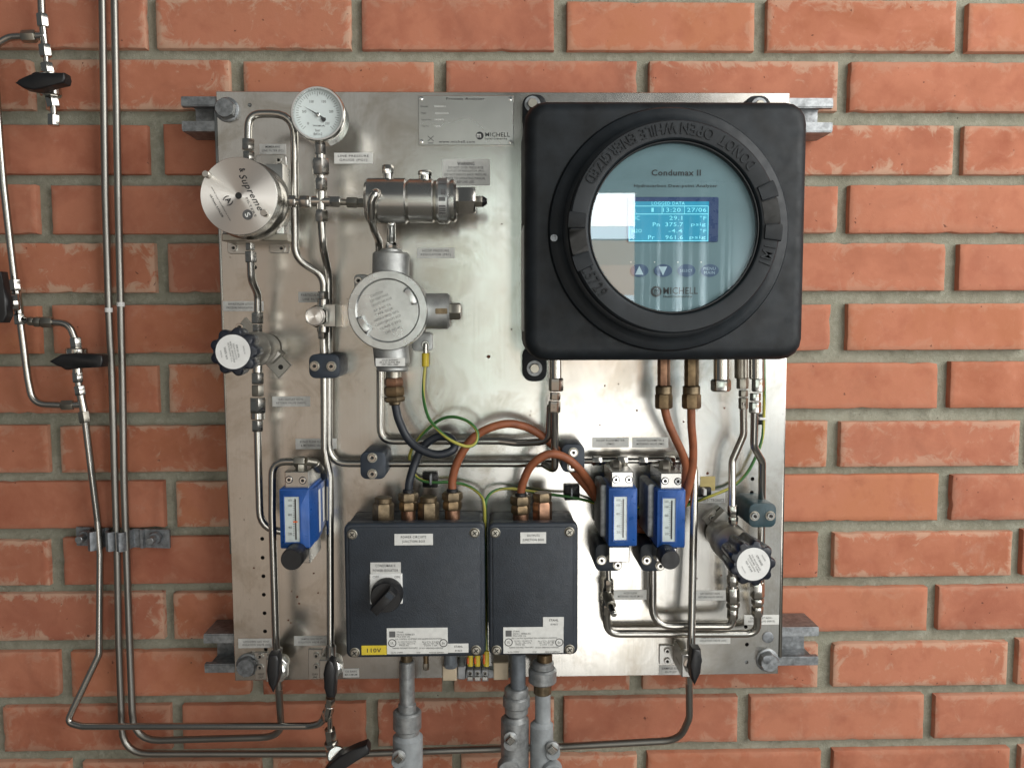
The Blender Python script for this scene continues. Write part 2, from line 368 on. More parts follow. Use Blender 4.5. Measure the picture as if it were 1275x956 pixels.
# ------------------------------------------------------------------ lettering
def text_bm(s, extrude=0.0, shear=0.0, bold=0.0, res=2, line=1.0, space=1.08):
    cu = bpy.data.curves.new('lettering', 'FONT'); cu.body = s; cu.align_x = 'CENTER'; cu.resolution_u = res
    cu.space_character = space; cu.extrude = extrude; cu.shear = shear; cu.offset = bold; cu.space_line = line
    o = bpy.data.objects.new('lettering', cu); me = bpy.data.meshes.new_from_object(o)
    bm = bmesh.new(); bm.from_mesh(me)
    bpy.data.objects.remove(o); bpy.data.curves.remove(cu); bpy.data.meshes.remove(me); return bm
def text_into(dst, s, cx, cy, w, hh, h, rot=0.0, extrude=0.0, **kw):
    """letters fitted to a box w by hh pixels, centred on pixel (cx, cy), lying at height h"""
    bm = text_bm(s, **kw)
    if not bm.verts: bm.free(); return dst
    xs = [v.co.x for v in bm.verts]; ys = [v.co.y for v in bm.verts]
    mx, my = (min(xs)+max(xs))/2, (min(ys)+max(ys))/2; sx = w*U(h)/max(1e-6, max(xs)-min(xs)); sy = hh*U(h)/max(1e-6, max(ys)-min(ys))
    c = W(cx, cy, h); ca, sa = math.cos(R(rot)), math.sin(R(rot)); mp = {}
    for v in bm.verts:
        x, y = (v.co.x-mx)*sx, (v.co.y-my)*sy
        mp[v] = dst.verts.new((c.x+x*ca-y*sa, c.y-v.co.z, c.z+x*sa+y*ca))
    for f in bm.faces:
        try: dst.faces.new([mp[v] for v in f.verts])
        except ValueError: pass
    bm.free(); return dst
def lettering(parent, items, mat='ink', name='lettering'):
    bm = NEW()
    for it in items: text_into(bm, *it[:6], **(it[6] if len(it) > 6 else {}))
    me = bpy.data.meshes.new(name)
    bmesh.ops.translate(bm, verts=bm.verts, vec=-WL[parent]); bm.to_mesh(me); bm.free(); me.materials.append(M[mat])
    for p in me.polygons: p.use_smooth = False
    o = bpy.data.objects.new(name, me); COL.objects.link(o); o.parent = parent; WL[o] = WL[parent]; return o
def bars(parent, lst, h, mat='ink', name='printed_marks'):
    """fine print: thin printed rectangles (x0, y0, x1, y1 in photo pixels)"""
    bm = NEW()
    for x0, y0, x1, y1 in lst:
        bm.faces.new([bm.verts.new(Vector((p.x, -h, p.z))) for p in rrect(x0, y0, x1, y1, h)])
    return obj(name, bm, M[mat], parent)

# ------------------------------------------------------------------ brick wall
HP = .050                                       # front of the mounting plate
def build_wall():
    wall = obj('brick_wall', slab(NEW(), -420, -420, 1720, 1330, -.10, -.0085), M['mortar'])
    tagset(wall, 'wall of red bricks with wide grey mortar joints behind the steel panel', 'wall')
    Lb = [61, 138, 216, 290.5, 364.8, 442.5, 512.7, 588.7, 659.5, 730.3, 797, 868.8, 937]
    Rb = [64, 138, 218.6, 291.5, 362, 434, 510, 580.5, 646.4, 715.6, 784, 852, 917]
    bot = [(W(0, a, 0).z+W(1270, b, 0).z)/2 for a, b in zip(Lb, Rb)]
    p = .0652
    bot = [bot[0]+p*3, bot[0]+p*2, bot[0]+p]+bot+[bot[-1]-p, bot[-1]-2*p, bot[-1]-3*p]
    # joints seen in the photo: (right end of a brick, left end of the next) per course
    J = {0: [(181, 194), (437, 450), (690, 706), (940, 955), (1190, 1205)], 1: [(40, 55), (286, 303), (540, 555), (793, 808), (1043, 1058)],
         2: [(184, 204), (437, 452), (688, 703), (938, 953), (1188, 1200)], 3: [(46, 64), (296, 311), (545, 560), (795, 810), (1043, 1057)],
         4: [(193, 209), (440, 455), (686, 700), (931, 946), (1178, 1194)], 5: [(49, 65), (297, 312), (543, 558), (790, 805), (1034, 1055)],
         6: [(196, 210), (440, 455), (682, 697), (925, 940), (1168, 1183)], 7: [(59, 75), (302, 317), (545, 560), (789, 803), (1030, 1046), (1270, 1284)],
         8: [(204, 219), (446, 460), (686, 701), (927, 942), (1169, 1185)], 9: [(60, 78), (301, 316), (540, 555), (780, 795), (1019, 1038), (1260, 1273)],
         10: [(204, 216), (441, 456), (679, 694), (916, 931), (1154, 1168)], 11: [(73, 88), (312, 327), (550, 565), (784, 800), (1018, 1037), (1254, 1267)],
         12: [(-10, 3), (212, 227), (455, 470), (690, 702), (918, 934), (1150, 1164)], 13: [(87, 103), (325, 340), (563, 574), (793, 806), (1022, 1037), (1256, 1270)]}
    rng = random.Random(3); n = 0
    ymid = {i: (Lb[i]+Rb[i])/2-30 for i in range(13)}; ymid[13] = 965
    for k, zb in enumerate(bot):
        row = k-3
        if row in J: js = [(W(a, ymid[row], 0).x, W(b, ymid[row], 0).x) for a, b in J[row]]
        else:
            o = -.05 if row % 2 else .06
            js = [(o+.223*i-.007, o+.223*i+.007) for i in range(-2, 3)]
        while js[0][0] > -.86: js.insert(0, (js[0][0]-.223, js[0][1]-.223))
        while js[-1][1] < .88: js.append((js[-1][0]+.223, js[-1][1]+.223))
        for (a, b), (c, d) in zip(js, js[1:]):
            n += 1; x0, x1 = b, c; z0 = zb; z1 = zb+.0528+rng.uniform(-.0015, .0015)
            bm = NEW(); lay = bm.verts.layers.float.new('edge')
            def ring(inset, h, jit, ev):
                out = []; nx, nz = 22, 6
                P = [(x0+inset+(x1-x0-2*inset)*i/nx, z0+inset) for i in range(nx)]+[(x1-inset, z0+inset+(z1-z0-2*inset)*i/nz) for i in range(nz)]
                P += [(x1-inset-(x1-x0-2*inset)*i/nx, z1-inset) for i in range(nx)]+[(x0+inset, z1-inset-(z1-z0-2*inset)*i/nz) for i in range(nz)]
                for q, (x, z) in enumerate(P):
                    j = jit*offs[q]; cxn = 1 if x > (x0+x1)/2 else -1; czn = 1 if z > (z0+z1)/2 else -1
                    dx = -cxn*abs(j) if min(x-x0, x1-x) <= inset+1e-6 else 0; dz = -czn*abs(j) if min(z-z0, z1-z) <= inset+1e-6 else 0
                    v = bm.verts.new((x+dx, -h, z+dz)); v[lay] = ev; out.append(v)
                return out
            offs = [abs(rng.gauss(0, .5))+(2.2 if rng.random() < .035 else 0) for _ in range(60)]
            tl = rng.uniform(-.0012, .0012); tz = rng.uniform(-.0008, .0008)
            rings = [ring(0, -.02, .0004, 0), ring(0, -.0007, .0006, 0), ring(.0007, 0, .0007, .03), ring(.0065, 0, .0004, .55), ring(.0165, 0, .0004, 1)]
            for A, B in zip(rings, rings[1:]):
                m_ = len(A)
                for i in range(m_): bm.faces.new((A[i], A[(i+1) % m_], B[(i+1) % m_], B[i]))
            bm.faces.new(rings[-1])
            for r_ in rings[1:]:
                for v in r_: v.co.y += tl*(v.co.x-x0)/(x1-x0)+tz
            o = obj('brick', bm, M['brick'], None, 50)
            cen = WL[o]; o.parent = wall; o.location = cen-WL[wall]
build_wall()

# ------------------------------------------------------------------ shelter behind the camera (seen mirrored in the glass)
def build_back():
    bm = NEW(); prof = []
    x = .53
    while x < .86:
        for dx, dy in ((0, 0), (.022, 0), (.030, .026), (.052, .026), (.060, 0)): prof.append((x+dx, -2.55+dy))
        x += .060
    prof.append((2.4, -2.55))
    A = [bm.verts.new((a, b, -1.6)) for a, b in prof]; B = [bm.verts.new((a, b, .50)) for a, b in prof]
    for i in range(len(prof)-1): bm.faces.new((A[i], A[i+1], B[i+1], B[i]))
    bmesh.ops.solidify(bm, geom=list(bm.faces), thickness=.002)
    tagset(obj('opposite_wall', bm, M['corr'], None, 20), None, None, None, 'structure')
    bm = NEW(); bmesh.ops.create_cube(bm, size=1, matrix=Matrix.Translation((0, -2.58, .60)) @ Matrix.Diagonal((5, .06, .17, 1)))
    tagset(obj('roof_beam', bm, M['floor']), None, None, None, 'structure')
    bm = NEW(); bmesh.ops.create_cube(bm, size=1, matrix=Matrix.Translation((0, -1.6, -1.65)) @ Matrix.Diagonal((8, 3.0, .08, 1)))
    tagset(obj('floor', bm, M['floor']), None, None, None, 'structure')
build_back()
# ------------------------------------------------------------------ strut channels and mounting plate
def strut(label, xl, xr, yt, yb, il, ir):
    """slotted channel: web at the wall, two lips in front.  il, ir: where the web ends look shorter"""
    t = thing('strut_channel', label, 'channel', W((xl+xr)/2, (yt+yb)/2, 0), 'galvanised channels carrying the panel')
    l, r_, b, tp = rect(xl, yt, xr, yb, .047)
    prof = [(0.002, b), (.047, b), (.0475, b+.010), (.040, b+.0105), (.039, b+.0035), (.005, b+.003), (.005, tp-.003), (.039, tp-.0035), (.040, tp-.0105), (.0475, tp-.010), (.047, tp), (.002, tp)]
    bm = NEW(); A = [bm.verts.new((l, -h, z)) for h, z in prof]; B = [bm.verts.new((r_, -h, z)) for h, z in prof]
    bm.faces.new(A); bm.faces.new(B[::-1])
    for i in range(len(prof)): bm.faces.new((A[i], A[(i+1) % len(prof)], B[(i+1) % len(prof)], B[i]))
    edges = [e for e in bm.edges if abs(e.verts[0].co.z-e.verts[1].co.z) < 1e-6 and abs(e.verts[0].co.y-e.verts[1].co.y) < 1e-6]
    bmesh.ops.bevel(bm, geom=edges, offset=.0011, segments=2, affect='EDGES')
    obj('channel_body', bm, M['zinc'], t, 30)
    return t
strut('galvanised steel channel on the wall behind the top edge of the panel', 226, 1037, 121, 164, 238, 1026)
strut('galvanised steel channel on the wall behind the bottom edge of the panel', 254, 1019, 785, 833, 266, 1008)

def build_plate():
    t = thing('mounting_plate', 'large stainless steel sheet panel bolted to the brick wall carrying all the instruments', 'panel', W(626, 480, HP))
    pts = [W(*p, HP) for p in ((268.7, 111.5), (983.5, 118), (978, 460), (969, 838), (292.7, 848))]
    pts[1].z = pts[0].z = (pts[0].z+pts[1].z)/2; pts[3].z = pts[4].z = (pts[3].z+pts[4].z)/2
    bm = prism(NEW(), pts, HP-.003, HP, .0006, 1)
    holes = [(326.5, 670.5), (327, 694), (328, 717), (328.5, 740), (329.4, 763), (330, 785.6), (331, 808), (311, 131), (313, 157), (325, 529), (937, 596), (936, 613), (930, 802), (929.5, 824), (928.6, 780), (317.5, 333)]
    cb = NEW()
    for x, y in holes:
        c = W(x, y, HP); cyl(cb, c+Vector((0, .01, 0)), c-Vector((0, .01, 0)), .0021, seg=14, ch=0)
    me = bpy.data.meshes.new('mounting_plate'); finish(me, bm, M['plate'], WL[t])
    mc = bpy.data.meshes.new('cut'); finish(mc, cb, M['plate'], WL[t])
    o = bpy.data.objects.new('sheet', me); c = bpy.data.objects.new('cut', mc); COL.objects.link(o); COL.objects.link(c)
    md = o.modifiers.new('b', 'BOOLEAN'); md.operation = 'DIFFERENCE'; md.object = c; md.solver = 'EXACT'
    bpy.context.view_layer.update()
    m2 = bpy.data.meshes.new_from_object(o.evaluated_get(bpy.context.evaluated_depsgraph_get())); o.modifiers.clear(); o.data = m2; m2.name = 'sheet'
    bpy.data.objects.remove(c); bpy.data.meshes.remove(mc)
    for p in m2.polygons: p.use_smooth = False
    o.parent = t; WL[o] = WL[t]
    hb = NEW()
    for x, y in holes:
        c_ = W(x, y, HP-.006); hb.faces.new([hb.verts.new(c_+Vector((.0045*math.cos(i*.7854), 0, .0045*math.sin(i*.7854)))) for i in range(8)])
    obj('hole_shade_disc', hb, M['hole'], t, kind='stuff')  # dark discs added behind the sheet so the drilled holes look shaded
    for x0, y0, x1, y1, s in ((266, 138, 285.5, 690, -1), (984.8, 128, 974, 819, 1)):
        a, b = W(x0, y0, HP), W(x1, y1, HP); lm = NEW()
        lw = .0032*s
        q = [Vector((a.x, 0, a.z)), Vector((a.x-lw*1.0, 0, a.z)), Vector((b.x-lw*1.0, 0, b.z)), Vector((b.x, 0, b.z))]
        prism(lm, q, HP-.016, HP-.0004, .0010, 2); obj('side_lip', lm, M['plate'], t)
    # rust freckles and dirt
    rb = NEW(); rng = random.Random(5)
    for x, y, r in ((316, 707, 1.1), (390.5, 713.6, 1.3), (370, 743, 1.6), (372.5, 751, 1.3), (359, 772, 1.3), (362, 775, 1.1), (396, 738, 1.1), (363, 736, .9), (608, 444, 2.4), (881, 589, 1.9), (753, 480, 1.2), (770, 478, .8), (793, 511, 1.4), (747, 529, 1), (604, 224, .9), (851, 525, 1.2), (902, 508, 1.2), (868, 511, .8), (637, 410, 1.1), (660, 517, .9), (661, 512, .8), (625, 279, .9), (735, 715, .8), (830, 760, 1.0), (868, 720, 1.0), (898, 716, 1.1)):
        c = W(x, y, HP+.0003); vs = []
        for i in range(9):
            rr = r*U(HP)*rng.uniform(.7, 1.15); vs.append(rb.verts.new(c+Vector((rr*math.cos(i*.698), 0, rr*math.sin(i*.698)))))
        rb.faces.new(vs)
    obj('rust_spots', rb, M['rust'], t, kind='stuff')
    return t
build_plate()

def hexbolt(px, py, label, h0=HP, s=1.0, mat='zinc', washer=True, hh=.010):
    t = thing('hex_bolt', label, 'bolt', W(px, py, h0), 'hex bolts fixing the panel to the channels')
    c = W(px, py, h0+.002); n = Vector((0, -1, 0))
    if washer: obj('washer', lathe(NEW(), W(px, py, h0), n, [(0, 0), (.0125*s, 0), (.0125*s, .0015), (.0118*s, .002), (0, .002)], 28), M['zinc'], t)
    bm = hexa(NEW(), c, c+n*hh*s, .0108*s, .3); obj('hex_head', bm, M[mat], t)
    return t
hexbolt(283, 137, 'hex bolt in the top left corner of the panel')
hexbolt(309, 827, 'dull hex bolt in the bottom left corner of the panel beside the valve bracket', mat='zincgrey')
t = hexbolt(955, 821, 'hex bolt with a dark hollow centre at the bottom right corner of the panel')
obj('socket', lathe(NEW(), W(955, 821, HP+.0132), Vector((0, -1, 0)), [(0, 0.0002), (.0042, .0002), (.0046, 0)], 16), M['zincgrey'], t)
t = obj('blanking_plug', disc_bolt(NEW(), 956, 793, HP, [(0, 0), (.0064, 0), (.0062, .001), (.005, .0014), (0, .0014)]), M['zincgrey'])
tagset(t, 'small dark round plug in the panel above the bottom right hex bolt', 'plug')

def screw(parent, px, py, h, r=.0032, depth=.0022, mat='satin', name='screw', socket='hole', seg=18):
    """cap screw with a dark hexagon socket"""
    o = obj(name, disc_bolt(NEW(), px, py, h, [(0, 0), (r, 0), (r, depth-.0004), (r*.9, depth), (r*.52, depth), (r*.47, depth-.0012), (0, depth-.0012)], seg), M[mat], parent)
    c = W(px, py, h); c.y -= depth-.0010
    bm = NEW(); bm.faces.new([bm.verts.new(c+Vector((r*.46*math.cos(i*math.pi/3), 0, r*.46*math.sin(i*math.pi/3)))) for i in range(6)])
    obj('socket', bm, M[socket], o if parent.get('category') else parent)
    return o

# ------------------------------------------------------------------ stickers on the panel
def sticker(x0, y0, x1, y1, txt, label, mat='sticker', th=(.78, .62), group='engraved stickers on the panel'):
    o = obj('label_sticker', slab(NEW(), x0, y0, x1, y1, HP, HP+.0007, 0, .0002, 1), M[mat]); tagset(o, label, 'sticker', group)
    w = (x1-x0)*th[0]; hh = (y1-y0)*th[1]
    if txt: lettering(o, [(txt, (x0+x1)/2, (y0+y1)/2, w, hh, HP+.0009, dict(line=1.25, space=1.15, bold=.006))])
    return o
sticker(323, 179.5, 356, 192, 'MEMBRANE\nLINE FILTER (FC)', 'sticker reading MEMBRANE LINE FILTER (FC) above the round steel filter')
sticker(416, 190.5, 464, 204, 'LINE PRESSURE\nGAUGE (PG1)', 'sticker reading LINE PRESSURE GAUGE (PG1) right of the gauge stem', 'stickerlite')
sticker(519, 308.5, 566, 321.5, 'HCDP PRESSURE\nREGULATOR (PR1)', 'sticker reading HCDP PRESSURE REGULATOR (PR1) below the steel cylinder', 'stickerlite')
sticker(277, 375, 328, 387.5, 'BYPASS FLOW LETDOWN\nPRESSURE REGULATOR (PR2)', 'sticker reading BYPASS FLOW LETDOWN PRESSURE REGULATOR above the left round knob')
sticker(371.5, 363.5, 405, 376.5, 'PARTICULATE\nLINE FILTER', 'sticker reading PARTICULATE LINE FILTER partly behind two steel tubes')
sticker(339, 493.5, 386, 506, 'GAS OUTLET NON-\nRETURN VALVE (NRV1)', 'sticker reading GAS OUTLET NON-RETURN VALVE below the left round knob')
sticker(368, 546, 419, 559, 'BYPASS FLOW FLOWMETER\n& METERING VALVE (FM1)', 'sticker reading BYPASS FLOW FLOWMETER above the leftmost blue flowmeter')
sticker(737.5, 544.5, 783, 557, 'HCDP FLOWMETER\n(FM2)', 'sticker reading HCDP FLOWMETER above the middle blue flowmeter', 'stickerlite')
sticker(787.5, 544.5, 832, 557, 'H2O/DP FLOWMETER &\nMETERING VALVE (FM3)', 'sticker reading FLOWMETER & METERING VALVE above the rightmost blue flowmeter', 'stickerlite')
sticker(296.5, 795, 342, 806.5, 'LETDOWN GAS VENT\nISOLATION VALVE (IV2)', 'sticker reading LETDOWN GAS VENT ISOLATION VALVE at the lower left of the panel')
sticker(366, 791.5, 410, 803.5, 'SAMPLE GAS INLET\nISOLATION VALVE (IV1)', 'sticker reading SAMPLE GAS INLET ISOLATION VALVE left of the power box')
sticker(427, 832, 447, 843, '120 BARG\nMAXIMUM', 'tiny sticker ending in MAXIMUM on the panel edge below the power box')
sticker(764.5, 734.5, 805, 746.5, 'HCDP FLOW\nMETERING VALVE (MV1)', 'sticker reading HCDP FLOW METERING VALVE right of the small angled valve', 'stickerlite')
sticker(865, 735, 905, 747.5, 'GAS OUTLET NON -\nRETURN VALVE (NRV2)', 'sticker reading GAS OUTLET NON-RETURN VALVE left of the right check valve pair', 'stickerlite')
sticker(926.5, 765.5, 970, 777.5, 'GAS OUTLET NON -\nRETURN VALVE (NRV3)', 'sticker reading NON-RETURN VALVE near the right panel edge behind a tube', 'stickerlite')
sticker(866, 790, 909.5, 801.5, 'SAMPLE GAS OUTLET\nISOLATION VALVE (IV3)', 'sticker reading SAMPLE GAS OUTLET ISOLATION VALVE below the two curved tubes', 'stickerlite')
sticker(820.5, 828, 850, 840, 'SAMPLE GAS\nOUTLET', 'small sticker reading SAMPLE GAS OUTLET left of the bottom right valve')
o = sticker(866, 611, 903, 626, '', 'white sticker half hidden behind the green and yellow wire at right', 'stickerlite')
lettering(o, [('ELECTRONICS', 889, 622.8, 26, 4, HP+.0009)])
o = sticker(551, 198.5, 610, 231, '', 'large sticker headed WARNING above the steel cylinder', 'stickerlite')
lettering(o, [('WARNING', 580, 204, 21, 4.2, HP+.0009, dict(bold=.02)), ('DO NOT OVER PRESSURISE', 580, 208.8, 43, 3.0, HP+.0009), ('OUTLET OF REGULATOR (PR1).', 580, 213.2, 46, 3.0, HP+.0009), ('DO NOT INDUCE BACK PRESSURE,', 580, 217.7, 52, 3.0, HP+.0009), ('REFER TO OPERATING MANUAL', 580, 222.2, 48, 3.0, HP+.0009), ('BEFORE USE.', 580, 226.6, 21, 3.0, HP+.0009)])
t = tagset(obj('tape_square', slab(NEW(), 872, 593, 890.5, 611, HP, HP+.0006), M['tape']), 'small square of pale yellow tape right of the orange cables', 'tape')

def build_nameplate():
    h = HP+.0022
    t = thing('nameplate', 'engraved steel nameplate headed Process Analyzer with four rivets', 'nameplate', W(580, 150, HP))
    obj('plate', slab(NEW(), 521, 119, 639.5, 181, HP, h, 0, .0004, 1), M['satin'], t)
    for x, y in ((524.5, 123), (635.5, 123.5), (525, 176.5), (636, 177)):
        o = obj('rivet', disc_bolt(NEW(), x, y, h, [(.0020, -.0003), (.0021, .0003), (.0019, .0010), (.0008, .0012), (.0007, .0006), (0, .0006)], 18), M['chrome'], t)
    e = h+.0002
    lettering(t, [('Process Analyzer', 579.5, 123.6, 47, 3.6, e, dict(bold=.012)), ('Model', 528, 132.8, 8.5, 2.0, e), ('Type', 527.5, 141.2, 6.5, 2.2, e), ('Serial No.', 531, 149.2, 12, 2.0, e), ('Tag No.', 529.5, 157.3, 9.5, 2.2, e),
                  ('www.michell.com', 568.8, 176.6, 44, 3.2, e, dict(bold=.012)), ('MICHELL', 619.5, 167.8, 30, 5.2, e, dict(bold=.012)), ('Instruments', 617.5, 172.8, 27, 2.4, e, dict(bold=.012))])
    lettering(t, [('CONDUMAX II', 548, 132.8, 14, 2.0, e), ('HYDROCARBON', 550, 141.2, 16, 2.0, e), ('142871', 547, 149.2, 11, 2.0, e), ('N/A', 545, 157.3, 7, 2.0, e)], 'inkpale', 'etched_lettering')
    bm = NEW(); c = W(597.3, 169.2, e); r = 4.8*U(e)
    bm.faces.new([bm.verts.new(c+Vector((r*math.cos(i*.2618), 0, r*math.sin(i*.2618)))) for i in range(24)])
    obj('emblem', bm, M['ink'], t)
    lettering(t, [('m', 596.3, 169.3, 5.2, 4.6, e+.0002, dict(bold=.012))], 'inkpale', 'emblem_letter')
    bars(t, [(533, 178, 539.5, 178.8)], e, 'ink', 'bin_bar')
    bm = NEW()
    for a, b in (((532.5, 169.5), (540, 176)), ((540, 169.5), (532.5, 176))):
        p, q = W(*a, e), W(*b, e); n = Vector((-(q-p).z, 0, (q-p).x)).normalized()*.00028
        bm.faces.new([bm.verts.new(v) for v in (p+n, q+n, q-n, p-n)])
    obj('bin_cross', bm, M['ink'], t)
build_nameplate()

# ------------------------------------------------------------------ tubes, fittings, clamps
def tube(label, pts, bend=.014, r=.0038, mat='tube', group='bent steel sample tubes', name='steel_tube', cat='tube', smooth=False, seg=14):
    P = [W(*p) for p in pts]
    P = catmull(P) if smooth else fillet(P, bend)
    o = obj(name, sweep(NEW(), P, r, seg), M[mat]); return tagset(o, label, cat, group)
def fitting(label, segs, name='tube_fitting', cat='fitting', group='steel tube fittings', mat='fit', loc=None):
    """segs: (kind, x0, y0, h0, x1, y1, h1, width in pixels[, part name[, material]])"""
    s = segs[0]; t = thing(name, label, cat, loc or W(s[1], s[2], s[3]), group)
    for q in segs: seg_part(t, q, mat)
    return t
def seg_part(t, q, mat='fit'):
    kind, x0, y0, h0, x1, y1, h1, w = q[:8]; p0, p1 = W(x0, y0, h0), W(x1, y1, h1); r = w/2*U((h0+h1)/2)
    nm = q[8] if len(q) > 8 else {'hex': 'nut', 'cyl': 'body', 'cone': 'collar'}[kind]; mm = q[9] if len(q) > 9 else mat
    if kind == 'hex': bm = hexa(NEW(), p0, p1, r, .18)
    elif kind == 'cyl': bm = cyl(NEW(), p0, p1, r, seg=24)
    else: bm = cyl(NEW(), p0, p1, r, r*.55, seg=24)
    return obj(nm, bm, M[mm], t)

# tubes on the brick wall, left
LT = []
LT.append(tube('left one of the two long dull vertical tubes, bending right along the bottom', [(127, -30, .016), (131, 240, .016), (135.5, 390, .016), (139.5, 470, .016), (143, 600, .016), (146, 690, .016), (148, 800, .016), (153, 938, .016), (440, 938, .02), (700, 929, .03), (846, 921, .05), (858.5, 893, .066), (858, 838, .078)], .030, mat='dulltube'))
LT.append(tube('right one of the two long dull vertical tubes, ending below the lower left valve', [(142, -30, .016), (147, 240, .016), (150.5, 390, .016), (152.5, 470, .016), (154.5, 600, .016), (157.6, 690, .016), (161.5, 800, .016), (166, 922, .018), (351, 917, .034), (346.5, 850, .075)], .030, mat='dulltube'))
for px_, py_ in ((135.4, 386), (150.4, 379)):
    o = obj('paint_mark', cyl(NEW(), W(px_, py_-3, .016), W(px_, py_+3, .016), .0041, seg=14), M['white']); o.parent = LT.pop(0); o.location = WL[o]-WL[o.parent]
tube('short steel tube entering the top left corner of the photo above the tee', [(50.5, -25, .03), (52.3, 22, .03)])
tube('steel tube curving out of the left photo edge into the upper tee', [(-25, 76, .03), (0, 53, .03), (12, 46.5, .03), (32, 45.5, .03)], .02)
tube('bright thin tube slanting down to the valve at the left photo edge', [(-8, 70, .03), (0, 180, .03), (4.5, 232, .03), (18.5, 352, .03)], .05)
tube('tube curving from the left edge valve into the side of the lower tee', [(25.5, 402, .03), (34.5, 470, .03), (41, 503, .03), (80, 504.5, .03)], .028)
tube('short curved tube joining the small union to the horizontal handled valve', [(64, 401, .03), (86, 403, .03), (94, 424, .03)], .02)
tube('long thin tube dropping from the lower tee and turning along the bottom left bricks', [(106, 523, .03), (113, 580, .026), (121.5, 648, .018), (124.5, 690, .018), (123.5, 814, .022), (83, 899, .03), (103, 904, .032), (385, 903.5, .06), (399, 900.5, .066), (407, 888, .068)], .016)
fitting('upper steel tee with a side branch at the top left of the bricks', [('hex', 52.5, 18, .03, 54, 34, .03, 14), ('cyl', 53.5, 34, .03, 56, 57, .03, 9), ('hex', 55.5, 56, .03, 57.5, 71, .03, 14.5), ('cyl', 57, 45, .03, 45, 45.5, .03, 9.5, 'branch'), ('hex', 45, 45.5, .03, 28, 46, .03, 15, 'nut', 'fitdark')])
def lever(t, poly, h0, h1, stem, mat='plastic'):
    obj('handle', prism(NEW(), [Vector((p.x, 0, p.z)) for p in (W(x, y, h1) for x, y in poly)], h0, h1, .0022, 3), M[mat], t, 50)
    x, y, r = stem; a = W(x, y, h0-.018); b = Vector((a.x, -h0-.001, a.z)); obj('stem', cyl(NEW(), a, b, r), M['plastic'], t)
def valve(label, segs, poly, h0, h1, stem, group='black lever valves'):
    t = fitting(label, segs, 'lever_valve', 'valve', group); lever(t, poly, h0, h1, stem); return t
valve('black lever valve hanging from the upper tee at the top left', [('cyl', 57.3, 70, .03, 58, 80, .03, 7), ('hex', 58, 79, .03, 61, 93, .03, 15), ('cyl', 60.5, 92, .03, 64, 121, .03, 24), ('hex', 64, 119, .03, 67, 134, .03, 15.5), ('cyl', 66.5, 133, .03, 67, 144, .03, 8, 'neck'), ('hex', 67, 143, .03, 67, 157, .03, 14, 'end_cap')],
      [(18, 103), (23, 98.5), (36, 92.5), (58, 90.5), (79, 90), (80.5, 97), (79, 103), (66, 105.5), (52, 110.5), (41, 112), (28, 109.5)], .050, .064, (58, 106, .008))
valve('black lever valve cut off by the left photo edge', [('hex', 18.5, 348, .03, 20, 362, .03, 13), ('cyl', 20, 362, .03, 24, 391, .03, 11), ('cyl', 25, 376, .03, 12, 376.5, .034, 23, 'bonnet'), ('cyl', 13, 376.5, .034, 4, 377, .036, 15, 'bonnet_nut', 'plastic')],
      [(-14, 338), (1, 338), (3.5, 352), (6.5, 374), (8.5, 392), (4, 402), (-14, 402)], .048, .060, (4, 377, .008))
fitting('steel tee with a union branch between the left edge valve and the horizontal valve', [('hex', 24, 391, .03, 25.3, 404, .03, 13), ('cyl', 25, 397, .03, 36, 399.5, .03, 9, 'branch'), ('hex', 35.5, 399.5, .03, 42, 400.5, .03, 11, 'nut', 'fitdark'), ('hex', 43, 400.5, .03, 51, 401, .03, 13, 'nut', 'fitdark'), ('hex', 52, 401, .03, 66, 401.3, .03, 14.5, 'nut', 'fitdark')])
valve('black lever valve with a horizontal handle on the bricks left of the two long tubes', [('hex', 94, 420, .03, 95.4, 434, .03, 14), ('cyl', 95.4, 433, .03, 95.5, 442, .03, 25, 'bonnet'), ('cyl', 95.5, 440, .03, 96.5, 465, .03, 12), ('hex', 96.5, 463, .03, 97.4, 476, .03, 13)],
      [(60, 450), (75, 441.5), (92, 439.5), (110, 441), (126.5, 442.5), (127.5, 450), (126.5, 457), (110, 458), (82, 459.5), (70, 455.5)], .050, .064, (95, 450, .008))
fitting('lower steel tee above the long thin tube on the left bricks', [('cyl', 97.4, 475, .03, 98.5, 481, .03, 9), ('hex', 98.5, 480, .03, 101, 492, .03, 13.5), ('cyl', 100.5, 491, .03, 105, 514, .03, 10), ('cyl', 103, 503.5, .03, 92, 504, .03, 9.5, 'branch'), ('hex', 92, 504, .03, 77, 504.5, .03, 13, 'nut', 'fitdark'), ('hex', 104, 512, .03, 106.2, 526, .03, 14, 'nut', 'fitdark')])

